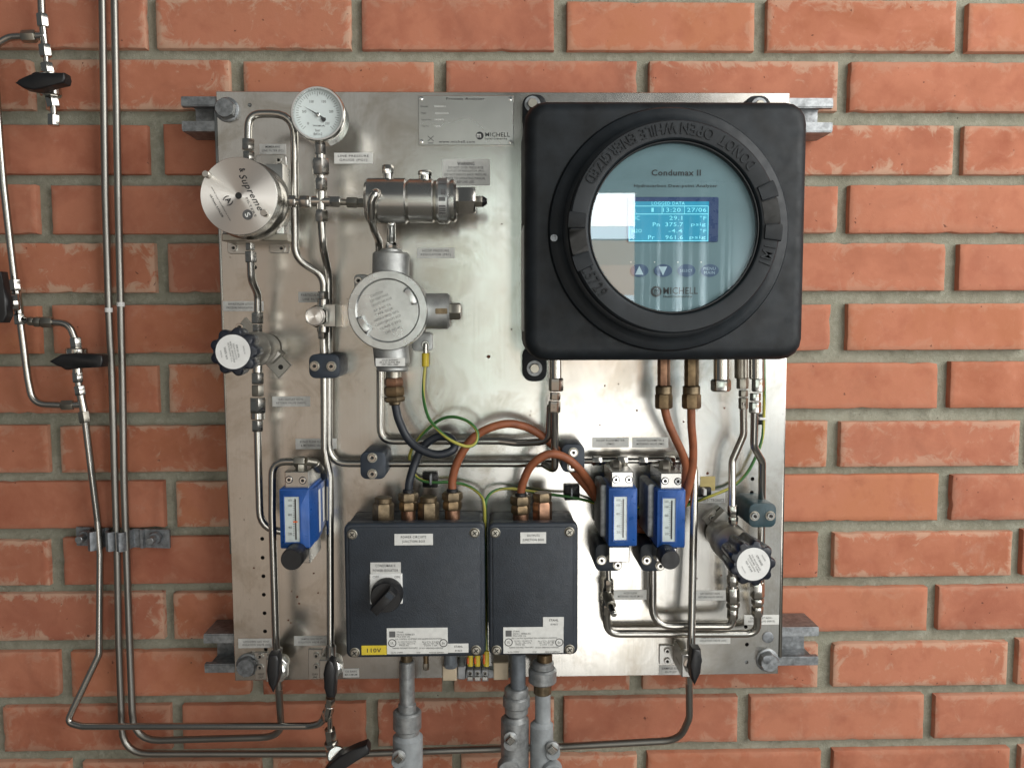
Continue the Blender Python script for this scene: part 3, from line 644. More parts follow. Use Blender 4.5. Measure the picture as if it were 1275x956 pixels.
def clamp_bar():
    t = thing('pipe_clamp', 'galvanised clamp bar bolted across the three tubes on the left bricks', 'clamp', W(152, 667, 0))
    prof = []
    def hump(x): return [(x-8.5, .006), (x-6.5, .017), (x-4, .0245), (x, .0265), (x+4, .0245), (x+6.5, .017), (x+8.5, .006)]
    prof = [(95, .006)]+hump(123)+hump(145)[0:6]+hump(158)[1:]+[(174, .006), (176, .009), (179, .009), (181, .006), (211, .006)]
    bm = NEW(); top, bot = [], []
    for k in range(2):
        for x, h in prof:
            z0, z1 = W(x, 656+.03*(x-95), .006).z, W(x, 679+.03*(x-95), .006).z; xx = W(x, 667, .006).x; hh = h-(.003 if k else 0)
            (top if k == 0 else bot).append((bm.verts.new((xx, -hh, z0)), bm.verts.new((xx, -hh, z1))))
    for A in (top, bot):
        for (a, b), (c, d) in zip(A, A[1:]): bm.faces.new((a, b, d, c))
    for (a, b), (c, d), (e, f), (g, h) in zip(top, top[1:], bot, bot[1:]): bm.faces.new((a, c, g, e)); bm.faces.new((b, d, h, f))
    for A, B in ((top[0], bot[0]), (top[-1], bot[-1])): bm.faces.new((A[0], A[1], B[1], B[0]))
    obj('clamp_strap', bm, M['zincgrey'], t, 50)
    for x, y in ((108, 666.5), (195, 668.5)):
        p = W(x, y, .006); n = Vector((0, -1, 0))
        o = obj('nut', hexa(NEW(), p, p+n*.007, .0075, .2), M['zincgrey'], t); obj('stud', cyl(NEW(), p, p+n*.019, .0040), M['zinc'], o)
clamp_bar()

# tubes on the panel
tube('steel tube arching from the membrane filter over to the left particulate filter inlet', [(309, 176, .105), (309.5, 142, .105), (366.5, 142, .105), (367.5, 322, .085), (403, 343, .080), (403.3, 372, .080)], .022)
tube('steel tube from the cross fitting down beside the particulate filter', [(400, 272, .112), (402, 306, .108), (409, 340, .076), (409.5, 470, .068), (409.5, 577, .066), (690, 577, .070)], .020)
tube('long steel tube from the particulate filter down to the lower middle valve', [(402.5, 415, .078), (403.5, 470, .078), (404, 560, .078), (411, 592, .076), (411.5, 815, .085)], .022)
tube('steel tube from the left of the cylinder down and across to the analyzer', [(468.5, 240.5, .136), (467.5, 240.5, .151), (462, 250, .150), (462, 272, .143), (466, 286, .120), (472, 300, .085), (473, 345, .065), (473.5, 549, .065), (622, 549, .068), (644, 551.5, .072), (683.5, 549.5, .085), (685.5, 505, .096)], .014)
tube('front steel tube dropping from the analyzer union to the horizontal tube', [(690.5, 505, .106), (691, 586, .085), (676, 577, .070)], .008)
tube('short horizontal steel tube linking the two right flowmeter heads', [(716, 574, .068), (745, 573.5, .072), (838, 573, .076)], .01, r=.0030)
tube('steel tube from below the left filter down to the left regulator', [(312, 320, .105), (313, 348, .100), (321, 366, .085), (321, 392, .082)], .016)
tube('steel tube from the left check valve curving under to the leftmost flowmeter', [(320.5, 532, .084), (324, 658, .084), (372, 664, .078)], .026)
tube('steel tube from the leftmost flowmeter head down to the lower left valve', [(374, 574.5, .100), (339, 574.5, .098), (338.7, 640, .096), (343.5, 800, .090), (345, 815, .088)], .024)
tube('dark steel tube from the analyzer bending to the right regulator inlet', [(925.5, 500, .088), (926, 541, .085), (911.5, 574, .084), (911.5, 634, .094)], .016)
tube('bright steel tube from the analyzer passing through the teal clamp', [(939.5, 505, .104), (938.5, 556, .098), (949, 574, .090), (948.5, 628, .078), (947, 730, .075)], .014)
tube('upper curved steel tube running to the rightmost flowmeter from the right check valves', [(812.5, 690, .075), (812.5, 779, .072), (911.5, 779, .078), (911.8, 764, .080)], .022, r=.0042)
tube('lower curved steel tube running from the small angled valve to the right edge check valve', [(755, 760, .068), (756, 788.5, .064), (943.5, 788.5, .066), (943, 760, .072)], .024, r=.0042)
tube('long vertical steel tube crossing the panel to the lower right valve', [(838, 573, .070), (864.5, 573, .072), (864, 640, .080), (861.5, 760, .090), (860.5, 806, .094)], .012, r=.0040)

fitting('pair of steel nuts on top of the membrane filter', [('hex', 309, 173.5, .105, 309, 187, .105, 16), ('hex', 309.5, 189, .105, 310, 200, .105, 15)])
fitting('pair of steel nuts below the membrane filter', [('hex', 311.5, 303, .105, 311.5, 312, .105, 12), ('hex', 312, 313, .105, 312.5, 327, .105, 15)])
# cross under the gauge
t = fitting('steel cross fitting below the pressure gauge', [('cyl', 400, 238, .112, 400, 262, .112, 13), ('cyl', 388, 251, .112, 412, 251, .112, 13, 'arm'), ('hex', 399.5, 222.5, .112, 399.8, 237, .112, 16), ('hex', 386, 251.5, .112, 373, 251.5, .112, 15), ('cyl', 374, 251.5, .112, 366, 251, .112, 8, 'neck'), ('hex', 369, 251, .112, 359, 250.5, .112, 14.5),
        ('hex', 411, 251, .112, 424, 251.5, .112, 14.5), ('cyl', 423, 251.5, .112, 434, 252, .112, 8, 'neck', 'fitdark'), ('hex', 432, 252, .112, 445, 252.5, .112, 14.5, 'nut', 'fitdark'), ('hex', 446, 252.5, .112, 458, 253, .112, 12.5, 'nut', 'fitdark'), ('hex', 400, 262, .112, 400.2, 277, .112, 16.5)])
def gauge():
    h = .132; c = (395.6, 141.8); t = thing('pressure_gauge', 'round pressure gauge with pale dial and bright steel rim at the top of the panel', 'gauge', W(398, 185, .115))
    p = W(*c, h); a = Vector((0, -1, 0)); u = U(h); r = 33*u
    b0 = p+Vector((0, .030, 0))
    obj('case', lathe(NEW(), b0, a, [(0, 0), (r*.90, 0), (r*.97, .003), (r*.97, .026)], 48), M['chrome'], t)
    obj('bezel', lathe(NEW(), b0, a, [(r*.96, .018), (r*1.0, .020), (r*1.0, .029), (r*.96, .0315), (r*.90, .0315), (r*.885, .028)], 48), M['chrome'], t)
    d = lathe(NEW(), b0, a, [(0, .0262), (r*.90, .0262)], 48); dial = obj('dial', d, M['dial'], t)
    hd = h-.0035
    lettering(dial, [('WIKA', 397, 156.8, 15, 2.0, hd, dict(bold=.02)), ('bar', 396, 162.3, 6, 3.2, hd), ('lbf/in2', 396, 167, 10, 3.2, hd)], 'inkgrey')
    bm = NEW(); cc = W(*c, hd)
    for i in range(41):
        ang = R(225-270*i/40); r0, r1 = (.70, .80) if i % 5 else (.64, .80); wd = .00018
        q = Vector((math.cos(ang), 0, math.sin(ang))); n = Vector((-q.z, 0, q.x))*wd
        bm.faces.new([bm.verts.new(v) for v in (cc+q*r*r0+n, cc+q*r*r1+n, cc+q*r*r1-n, cc+q*r*r0-n)])
    obj('dial_ticks', bm, M['inkgrey'], dial)
    lettering(dial, [(str(v), c[0]+17*math.cos(R(225-270*v/250.))*1.0, c[1]-17*math.sin(R(225-270*v/250.)), 5 if v else 2.2, 3, hd) for v in (0, 50, 100, 150, 200, 250)], 'inkgrey', 'dial_numbers')
    bm = NEW(); tip, ctr = W(377.5, 132.5, hd-.0), W(396.5, 143.6, hd); tip.y = ctr.y = -(hd+.0012); dr = (tip-ctr).normalized(); n = Vector((-dr.z, 0, dr.x))
    f = bm.faces.new([bm.verts.new(v) for v in (tip, ctr+n*.0007, ctr-dr*.006+n*.0005, ctr-dr*.006-n*.0005, ctr-n*.0007)])
    bmesh.ops.solidify(bm, geom=[f], thickness=.0004); obj('pointer', bm, M['ink'], t)
    bm = NEW(); q = [W(x, y, hd) for x, y in ((399.5, 147), (405.5, 147), (406, 150), (403.5, 152.5), (401, 151))]
    obj('counterweight', prism(bm, q, hd+.0003, hd+.0012), M['ink'], t)
    obj('hub', lathe(NEW(), W(396, 143.4, hd), a, [(.0019, 0), (.0019, .0018), (.0012, .0022), (0, .0022)], 18), M['chrome'], t)
    obj('glass', lathe(NEW(), b0, a, [(0, .0288), (r*.90, .0288)], 48), M['dialglass'], t)
    for q in (('hex', 398.4, 168, .115, 398.6, 193, .114, 14, 'square_stem'), ('cyl', 398.6, 192, .114, 398.8, 199, .114, 12, 'neck'), ('hex', 398.8, 197.5, .113, 399.2, 218, .112, 22), ('cyl', 399.2, 217, .112, 399.5, 223, .112, 11, 'neck')): seg_part(t, q)
gauge()

def membrane_filter():
    t = thing('membrane_filter', 'large round polished steel filter with engraved face at the upper left of the panel', 'filter', W(315, 250, HP))
    obj('base_bracket', slab(NEW(), 276, 204, 353, 296.5, HP, .088, 0, .001, 2), M['satin'], t)
    obj('drip_ledge', slab(NEW(), 276, 291, 358, 300, HP, .090, 0, .0008, 1), M['fitdark'], t)
    for bx in ((318, 193, 356.5, 208, 347.5, 200), (283, 300, 309, 316, 291.5, 309), (335, 300, 360, 315.5, 351, 309.5)):
        o = obj('foot', slab(NEW(), *bx[:4], HP, HP+.003, .003, .0006, 1), M['satin'], t); screw(t, bx[4], bx[5], HP+.003, .0036, .003)
    p = W(297.3, 244.3, .135); a = Vector((0, -1, 0)); r = 46.8*U(.135); b0 = p+Vector((0, .047, 0))
    obj('filter_body', lathe(NEW(), b0, a, [(0, 0), (r*1.02, 0), (r*1.05, .002), (r*1.05, .020), (r*1.00, .023), (r*.97, .026), (r*.97, .030), (r*1.0, .031), (r*1.0, .0462), (r*.985, .0468)], 72), M['satin'], t)
    f = obj('filter_face', lathe(NEW(), b0, a, [(0, .0468), (r*.2, .0469), (r*.99, .0468)], 72), M['spun'], t)
    obj('centre_hole', disc_bolt(NEW(), 297, 243.8, .1352, [(.0031, 0), (.0031, .0001), (0, .0001)]), M['hole'], t)
    e = .1354
    lettering(f, [('Supreme', 311.8, 240, 49, 10.5, e, dict(rot=-62, shear=.4, bold=.008)), ('&', 301.5, 211.5, 5, 7, e, dict(rot=-65, shear=.3, bold=.012)), ('FILTERS', 312.5, 258, 25, 2.8, e, dict(rot=-65)), ('(A)', 283.8, 250, 12, 9, e, dict(rot=-55, bold=.02)),
                  ('www.supremefilters.com', 275, 254, 46, 2.2, e, dict(rot=-62)), ('US Patent 5,976,228', 269.5, 256.5, 30, 2.6, e, dict(rot=-62, bold=.02))])
    obj('emblem', disc_bolt(NEW(), 308.3, 267.5, e, [(.0048, 0), (.0048, .0001), (0, .0001)]), M['inkgrey'], f)
    lettering(f, [('S', 308.3, 267.5, 5, 6.5, e+.0003, dict(rot=-60, bold=.02))], 'inkpale', 'emblem_letter')
    for x, y in ((259.5, 218.5), (331, 266.5)):
        obj('bolt', disc_bolt(NEW(), x, y, .135, [(.0032, 0), (.0032, .008), (.0028, .0088), (0, .0088)], 20), M['fit'], t)
membrane_filter()

def cylinder_regulator():
    h = .116; t = thing('pressure_regulator', 'horizontal stainless steel cylinder with two plugs on top at the upper middle', 'regulator', W(512, 250, HP))
    def s(k, x0, x1, w, nm, mat='satin', y=250.5): return seg_part(t, (k, x0, y, h, x1, y, h, w, nm, mat))
    s('cyl', 456, 508.5, 55, 'body'); s('cyl', 507, 542, 53, 'middle_section'); s('cyl', 540.5, 545, 50, 'groove_ring', 'fitdark'); b = s('cyl', 543.5, 561, 55.5, 'printed_band', 'castlid'); s('cyl', 559.5, 568.5, 52, 'end_flange')
    s('hex', 567, 592, 36, 'end_nut', 'fit', 249.5); s('hex', 591, 601, 15, 'nut', 'fitdark', 251); s('cone', 600, 606.5, 14, 'black_cap', 'plastic', 251)
    for x, y0, y1, w in ((483, 206, 217, 12), (529, 213, 219, 15)):
        seg_part(t, ('hex', x, y1, h, x, y0, h, w+2, 'top_plug')); seg_part(t, ('cyl', x, 226, h, x, y1-1, h, w, 'plug_neck'))
    seg_part(t, ('cyl', 487, 276, h, 487, 300, .10, 11, 'outlet_stem', 'chrome')); seg_part(t, ('cyl', 468.5, 241, h+.012, 468.3, 240.7, h+.028, 13, 'side_port', 'fit'))
    # print on the band follows the cylinder
    bm = NEW(); ax = W(552, 250.5, h); r = 55.5/2*U(h)+.0003
    for (z0, z1, x0, x1) in ((38, 58, -4.5, 5.5), (8, 22, -1, 4), (-8, 2, -4, 4), (-22, -18, -4, 4), (-28, -25, -4, 4), (-33, -30, -4, 4), (-40, -37, -4, 4)):
        qs = []
        for q in range(5):
            an = R(z0+(z1-z0)*q/4); qs.append([bm.verts.new((ax.x+xx*U(h), ax.y-r*math.cos(an), ax.z+r*math.sin(an))) for xx in (x0, x1)])
        for A, B in zip(qs, qs[1:]): bm.faces.new((A[0], A[1], B[1], B[0]))
    obj('printed_marks', bm, M['inkgrey'], b)
cylinder_regulator()

def cast_box():
    h = .095; t = thing('round_junction_box', 'round cast aluminium junction box with a screw lid below the steel cylinder', 'junction box', W(485, 388, HP))
    seg_part(t, ('hex', 487, 302, h, 487, 310.5, h, 14, 'stem_nut', 'chrome')); seg_part(t, ('cyl', 487, 310, h, 487, 316, h, 27, 'neck_rim', 'cast')); seg_part(t, ('cyl', 487, 314, h, 486.5, 350, h, 45.5, 'top_neck', 'cast'))
    seg_part(t, ('cyl', 485, 420, h, 489, 456, h, 44, 'bottom_neck', 'cast')); seg_part(t, ('cyl', 489, 455, h, 489, 462, h, 40, 'bottom_rim', 'cast'))
    seg_part(t, ('cyl', 520, 387.5, h, 560, 387.5, h, 44, 'side_neck', 'cast')); p = seg_part(t, ('hex', 559, 387.5, h, 573.5, 387.5, h, 22, 'side_plug', 'fitdark'))
    obj('rust_slot', slab(NEW(), 542, 384, 557, 391, h+.0170, h+.0184, .001), M['brassold'], t)
    c = W(482.5, 386.6, .122); a = Vector((0, -1, 0)); r = 49.8*U(.122); b0 = Vector((c.x, -HP, c.z)); L = .122-HP
    obj('body', lathe(NEW(), b0, a, [(0, 0), (r*.92, 0), (r*.95, .004), (r*.95, L-.016)], 56), M['cast'], t)
    lid = obj('lid', lathe(NEW(), b0, a, [(r*.94, L-.017), (r*1.0, L-.015), (r*1.0, L-.003), (r*.97, L), (r*.80, L), (r*.775, L-.003), (r*.76, L-.0035), (0, L-.0035)], 64), M['castlid'], t)
    for a0, a1 in ((12, 50), (192, 228)):
        pts = []
        for k in range(9):
            q = R(a0+(a1-a0)*k/8); pts.append(Vector((c.x+r*.76*math.cos(q), 0, c.z+r*.76*math.sin(q))))
        for k in range(9):
            q = R(a1-(a1-a0)*k/8); pts.append(Vector((c.x+r*.62*math.cos(q), 0, c.z+r*.62*math.sin(q))))
        obj('lid_lug', prism(NEW(), pts, .116, .1265, .0016, 3), M['castlid'], lid)
    e = .1188; L_ = [('CAUTION', 469, 366, 16, 3), ('KEEP TIGHT WHILE', 472, 371, 24, 2.8), ('CIRCUITS ARE ALIVE', 475, 376, 27, 2.8), ('EX d IIC T6', 476, 383, 22, 2.8), ('TYPE GUA', 478, 388, 24, 2.8), ('NEMA 4 7BCD 9EFG', 481, 393.5, 32, 2.8), ('CLASS I GROUPS BCD', 483, 399, 34, 2.8), ('CLASS II EFG', 486, 404.5, 28, 2.8), ('CAT NO 49', 489, 411, 20, 3)]
    lettering(lid, [(s, x, y, w, hh, e, dict(rot=22, extrude=.0003)) for s, x, y, w, hh in L_], 'inkgrey', 'cast_lettering')
    for x0, y0, x1, y1, hx, hy, hl in ((441, 341.5, 458, 364, 446.5, 349.5, HP), (513, 414, 538.5, 437, 530, 429, HP)):
        bm = slab(NEW(), x0, y0, x1, y1, HP, HP+.010, .004, .001, 2); obj('mounting_ear', bm, M['cast'], t); screw(t, hx, hy, HP+.010, .0042, .002, 'satin')
    o = obj('label_sticker', slab(NEW(), 467.5, 446, 504, 456, h+.0145, h+.0186, 0, .0002, 1), M['stickerlite'], t); o['label'] = 'small cream label with three printed lines on the bottom neck'
    lettering(o, [('SOLID BUSHING\nEX d IIC GLAND M20\nCERT SIRA 1308X', 485.5, 451, 25, 7.5, h+.0188, dict(bold=.02))])
    g = fitting('brass cable gland below the round cast junction box', [('cyl', 490, 461, h, 490, 471, h, 19, 'neck', 'fitdark'), ('hex', 490, 470, h, 490.5, 481, h, 24, 'nut', 'copper'), ('hex', 490.5, 481, h, 491, 493, h, 26, 'nut', 'brass'), ('hex', 491, 493.5, h, 491.5, 500, h, 27, 'lock_nut', 'brassold'), ('cyl', 491.5, 499, h, 492, 504, h, 15, 'seal', 'brassold')], 'cable_gland', 'cable gland', 'brass cable glands')
cast_box()
fitting('yellow crimped ring terminal on the ear of the cast junction box', [('cyl', 530, 428, .063, 529.8, 441, .064, 6, 'ring_tongue', 'fit'), ('cyl', 529.8, 440, .064, 529.6, 456.5, .066, 9, 'sleeve', 'yellow')], 'crimp_terminal', 'terminal', None)

def block_clamp(label, front, h1, screws, mat='clamp', hs=.0040):
    t = thing('tube_clamp', label, 'clamp', W((front[0]+front[2])/2, (front[1]+front[3])/2, HP), 'plastic block clamps holding the tubes')
    obj('clamp_block', slab(NEW(), *front, HP, h1, .0065, .0012, 2), M[mat], t)
    for x, y in screws:
        obj('washer', disc_bolt(NEW(), x, y, h1, [(0, 0), (.0050, 0), (.0049, .0008), (0, .0008)]), M['fitdark'], t); screw(t, x, y, h1+.0008, .0038, .0026, 'fit')
    return t
block_clamp('dark plastic tube clamp with two side by side screws below the particulate filter', (384.5, 441, 423, 471), .098, ((392, 455.7), (412.8, 456)))
block_clamp('dark plastic tube clamp with two stacked screws left of the black cable loop', (448.5, 562.5, 480.5, 596.5), .098, ((463.7, 569.6), (463.7, 589.7)))
block_clamp('dark plastic tube clamp half covered by the orange cable', (699, 553, 728, 588), .088, ((714, 563), (712, 581)))
block_clamp('dark plastic tube clamp under the middle blue flowmeter', (741, 677, 775, 711), .096, ((749, 697), (769, 703)))
block_clamp('dark plastic tube clamp under the rightmost blue flowmeter', (797, 677, 829, 711), .096, ((805, 697), (822, 704)))
block_clamp('teal plastic tube clamp near the right edge of the panel', (932.5, 626.5, 966.6, 656.5), .100, ((939.5, 642), (959, 641.8)), 'teal')

def particulate_filter():
    t = thing('particulate_filter', 'small steel inline filter with a round cap between the two tubes', 'filter', W(402, 392, HP))
    obj('bracket', slab(NEW(), 402, 379, 418, 407, HP, .088, 0, .0006, 1), M['satin'], t)
    seg_part(t, ('cyl', 403, 372, .082, 402.5, 414, .082, 15, 'body')); seg_part(t, ('hex', 402.5, 363, .080, 402.6, 377, .080, 14)); seg_part(t, ('hex', 402.3, 409, .080, 402.3, 422, .080, 14))
    c = W(396.2, 394, .093); n = Vector((0, -1, 0)); obj('hex_bonnet', hexa(NEW(), c, c+n*.012, .0112, .5), M['fit'], t)
    obj('cap', lathe(NEW(), c+n*.012, n, [(.0090, 0), (.0090, .006), (.0083, .007), (.0075, .007), (.0070, .0062), (0, .0062)], 32), M['spun'], t)
particulate_filter()

def knob_regulator(label, front, h1, rb, kl, strap, scr, rot):
    a = Vector((0, -1, 0)); t = thing('knob_regulator', label, 'regulator', W(front[0], front[1], HP), 'regulators with lobed navy knobs')
    c = W(front[0], front[1], h1); base = Vector((c.x, -HP, c.z))
    obj('body', lathe(NEW(), base, a, [(0, .004), (rb*.84, .004), (rb*.86, .006), (rb*.88, .026), (rb*.98, .028), (rb, .030), (rb, .046), (rb*.95, .048), (rb*.95, .050), (rb, .051), (rb, .071), (rb*.9, .074), (rb*.9, .0905), (0, .0905)], 44), M['regbody'], t)
    # lobed knob
    bm = NEW(); rings = []; n = 108; L = h1-HP
    for rr, tt in ((.0165, L-kl), (.0212, L-kl+.002), (.0224, L-.010), (.0224, L-.004), (.0213, L-.001), (.0180, L-.0002), (.0155, L), (0, L)):
        if rr == 0: rings.append([bm.verts.new(base+a*tt)]); continue
        ring = []
        for i in range(n):
            an = 2*math.pi*i/n+R(rot); k = .5+.5*math.cos(9*an); lob = (1-.17*(1-k)**1.5) if rr > .019 else 1
            q = rr*lob*(1 if tt > L-.030 else .97); ring.append(bm.verts.new(base+a*tt+Vector((q*math.cos(an), 0, q*math.sin(an)))))
        rings.append(ring)
    for A, B in zip(rings, rings[1:]):
        for i in range(n):
            j = (i+1) % n
            if len(B) == 1: bm.faces.new((A[i], A[j], B[0]))
            else: bm.faces.new((A[i], A[j], B[j], B[i]))
    k = obj('knob', bm, M['knob'], t, 50)
    d = obj('knob_label', lathe(NEW(), base, a, [(.0157, L-.0002), (.0157, L+.0005), (0, L+.0005)], 44), M['white'], k)
    e = h1+.0007; x, y = front
    def off(u_, v_):
        ca, sa = math.cos(R(rot)), math.sin(R(rot)); return x+u_*ca-v_*sa, y-(u_*sa+v_*ca)
    L2 = [('KPR SERIES', 0, 9, 15, 2.6, 'ink'), ('TO INCREASE', 0, 3.8, 24, 2.0, 'inkgrey'), ('PRESSURE TURN', 0, .8, 26, 2.0, 'ink'), ('CLOCKWISE', 0, -2.4, 20, 2.0, 'inkgrey'), ('MAX 100 BAR', 0, -6, 16, 2.4, 'ink'), ('INCREASE', 0, 15, 9, 1.6, 'inkgrey'), ('DECREASE', 0, -14, 10, 1.6, 'inkgrey')]
    for mt in ('ink', 'inkgrey'):
        lettering(k, [(s, *off(u_, v_), w, hh, e, dict(rot=rot)) for s, u_, v_, w, hh, m_ in L2 if m_ == mt], mt)
    q = [W(*p, HP+.003) for p in strap]; obj('bracket_strap', prism(NEW(), [Vector((p.x, 0, p.z)) for p in q], HP, HP+.003, .0005, 1), M['regbody'], t)
    (x0, y0), (x1, y1) = scr['raise']; p0, p1 = W(x0, y0, .062), W(x1, y1, .062)
    dr = (p1-p0).normalized(); nn = Vector((-dr.z, 0, dr.x))*.0075
    obj('bracket_saddle', prism(NEW(), [p0+nn, p1+nn, p1-nn, p0-nn], HP+.002, .066, .002, 2), M['regbody'], t)
    for s_ in scr['screws']: screw(t, s_[0], s_[1], HP+.003, .0040, .0038, 'fit')
    if 'hole' in scr: obj('bracket_hole', disc_bolt(NEW(), *scr['hole'], HP+.0031, [(.0026, 0), (.0026, .0001), (0, .0001)]), M['hole'], t)
    return t
kt = knob_regulator('left pressure regulator with a navy lobed knob below the membrane filter', (290.2, 438), .166, .0170, .026, [(305, 395), (318, 410), (362, 455), (347, 471), (292, 412)], dict(screws=[(299.3, 407.3)], raise_=0, **{'raise': ((330, 432), (345, 447))}, hole=(349.5, 457)), 100)
kt = knob_regulator('right pressure regulator with a navy lobed knob near the right panel edge', (938, 702), .168, .0190, .041, [(889, 633), (901, 646), (930, 690), (916, 700), (875, 646)], dict(screws=[(886.3, 644)], **{'raise': ((893, 654), (907, 640))}), -60)
fitting('pair of steel nuts feeding the top of the left knob regulator', [('hex', 320.5, 389, .084, 320.5, 403, .084, 15.5), ('hex', 320.5, 404, .084, 320.5, 413, .084, 13), ('cyl', 320.5, 411, .084, 320.5, 418, .084, 9)])
fitting('steel nut pair feeding the top of the right knob regulator', [('hex', 912.5, 629, .094, 912.5, 642, .094, 13.5), ('hex', 913, 643, .094, 913, 652, .094, 12), ('cyl', 913, 650, .094, 913, 660, .094, 8)])
fitting('left check valve column below the left knob regulator', [('cyl', 320.5, 452, .085, 320.5, 464, .085, 12), ('hex', 320.7, 464, .085, 320.8, 478, .085, 16), ('hex', 320.9, 479.5, .085, 321, 493, .085, 16, 'nut', 'fitdark'), ('hex', 321, 495, .085, 321, 514, .085, 20.5, 'valve_body'), ('cyl', 321, 513, .085, 321, 522, .085, 17, 'collar'), ('hex', 320.5, 523, .085, 320.5, 537, .085, 14.5)], 'check_valve', 'check valve', 'steel check valves')
fitting('check valve column under the left side of the right knob regulator', [('cyl', 912, 706, .084, 912, 717, .083, 11), ('hex', 912, 716, .083, 912, 729, .082, 14.5), ('cyl', 912, 728, .082, 912, 732, .082, 14), ('hex', 912, 731, .082, 912.5, 749.5, .081, 17, 'valve_body'), ('hex', 912.8, 750, .081, 912.8, 757, .080, 17), ('hex', 912.5, 757.5, .080, 912, 770, .079, 14)], 'check_valve', 'check valve', 'steel check valves')
fitting('bright check valve column nearest the right edge of the panel', [('cyl', 943, 717, .078, 943, 726, .077, 12), ('hex', 943, 725, .077, 943, 743, .076, 18, 'valve_body'), ('hex', 943.2, 744, .076, 943.2, 752, .075, 16), ('hex', 943, 754, .075, 943, 766, .073, 15)], 'check_valve', 'check valve', 'steel check valves')

# ------------------------------------------------------------------ flowmeters
def flowmeter(label, head, scr, blue, win, side, base, knob=None, pointer=None, hs=.126):
    t = thing('flowmeter', label, 'flowmeter', W((blue[0]+blue[2])/2, blue[3], HP), 'blue flowmeters')
    obj('head_block', slab(NEW(), *head, .066, .120, 0, .0008, 1), M['satin'], t)
    for x, y in scr:
        obj('screw_seat', disc_bolt(NEW(), x, y, .120, [(0, 0), (.0038, 0), (.0037, .0003), (0, .0003)]), M['ink'], t); screw(t, x, y, .1203, .0031, .0012, 'chrome')
    bx = NEW(); slab(bx, *blue, .068, hs, .0015, .0016, 2)
    # front window is a real opening, 4 mm deep
    me_o = obj('housing', bx, M['blue'], t)
    x0, y0, x1, y1 = win
    f = NEW(); fr = rrect(x0-1.3, y0-1.3, x1+1.3, y1+1.3, hs); inn = rrect(x0, y0, x1, y1, hs)
    A = [f.verts.new(Vector((p.x, -hs-.0011, p.z))) for p in fr]; B = [f.verts.new(Vector((p.x, -hs-.0011, p.z))) for p in inn]; Cc = [f.verts.new(Vector((p.x, -hs+.0002, p.z))) for p in inn]; Dd = [f.verts.new(Vector((p.x, -hs+.0002, p.z))) for p in fr]
    for i in range(4):
        j = (i+1) % 4; f.faces.new((A[i], A[j], B[j], B[i])); f.faces.new((B[i], B[j], Cc[j], Cc[i])); f.faces.new((A[i], A[j], Dd[j], Dd[i]))
    obj('window_frame', f, M['blue'], t)
    sc_ = obj('scale', slab(NEW(), x0, y0, x1, y1, hs-.001, hs+.0003), M['scale'], t); e = hs+.0006; cx = (x0+x1)/2; H = y1-y0; xs = x0+(x1-x0)*.40; xn = x0+(x1-x0)*.72
    lettering(sc_, [(s, xs-1, y0+H*k, 4.6, 3.0, e) for s, k in (('nl/h', .08), ('100', .20), ('80', .40), ('40', .68), ('20', .82))], 'inkgrey')
    bars(sc_, [(xn-.9, y0+3, xn+.9, y1-3)], e, 'ink', 'float_slot'); bars(sc_, [(xn-3.2, y0+H*k, xn-1.2, y0+H*k+.6) for k in [.1+.05*i for i in range(16)]], e, 'inkgrey', 'scale_ticks')
    if pointer: bars(sc_, [pointer], e+.0002, 'redpointer', 'pointer')
    obj('window_glass', slab(NEW(), x0, y0, x1, y1, hs+.0008, hs+.0010), M['scaleglass'], t)
    lettering(t, [('Made in Europe', cx-1, y1+3.2, (x1-x0)*.75, 1.8, hs+.0004)], 'label_blueline')
    if side: obj('side_plate', slab(NEW(), *side, HP+.012, .108, .003, .002, 2), M['zinc'], t)
    obj('base_block', slab(NEW(), *base, .066, .118, 0, .0008, 1), M['satin'], t)
    if knob:
        x, y, r = knob; c = W(x, y, .150); b = Vector((c.x, -.112, c.z)); bm = NEW(); n = 64; rings = []
        for rr, tt in ((0, 0), (.5, 0), (.5, .010), (.9, .011), (1, .013), (1, .036), (.93, .038), (0, .038)):
            if rr == 0: rings.append([bm.verts.new(b+Vector((0, -tt, 0)))]); continue
            rings.append([bm.verts.new(b+Vector((math.cos(2*math.pi*i/n), 0, math.sin(2*math.pi*i/n)))*rr*r*U(.15)*(1-.035*(i % 2 if rr > .8 else 0))+Vector((0, -tt, 0))) for i in range(n)])
        for P, Q in zip(rings, rings[1:]):
            for i in range(n):
                j = (i+1) % n
                if len(P) == 1: bm.faces.new((P[0], Q[i], Q[j]))
                elif len(Q) == 1: bm.faces.new((P[i], P[j], Q[0]))
                else: bm.faces.new((P[i], P[j], Q[j], Q[i]))
        obj('needle_valve_knob', bm, M['plastic'], t)
    return t
t = flowmeter('leftmost blue flowmeter with orange pointer and black knob beside the power box', (354.5, 587, 384.5, 609), ((360, 597), (377, 598)), (348, 608.5, 386, 683), (354.7, 618, 373.3, 674.5), None, (357, 683, 386, 701), (362.5, 697, 14), (365, 648.5, 370.5, 650.5))
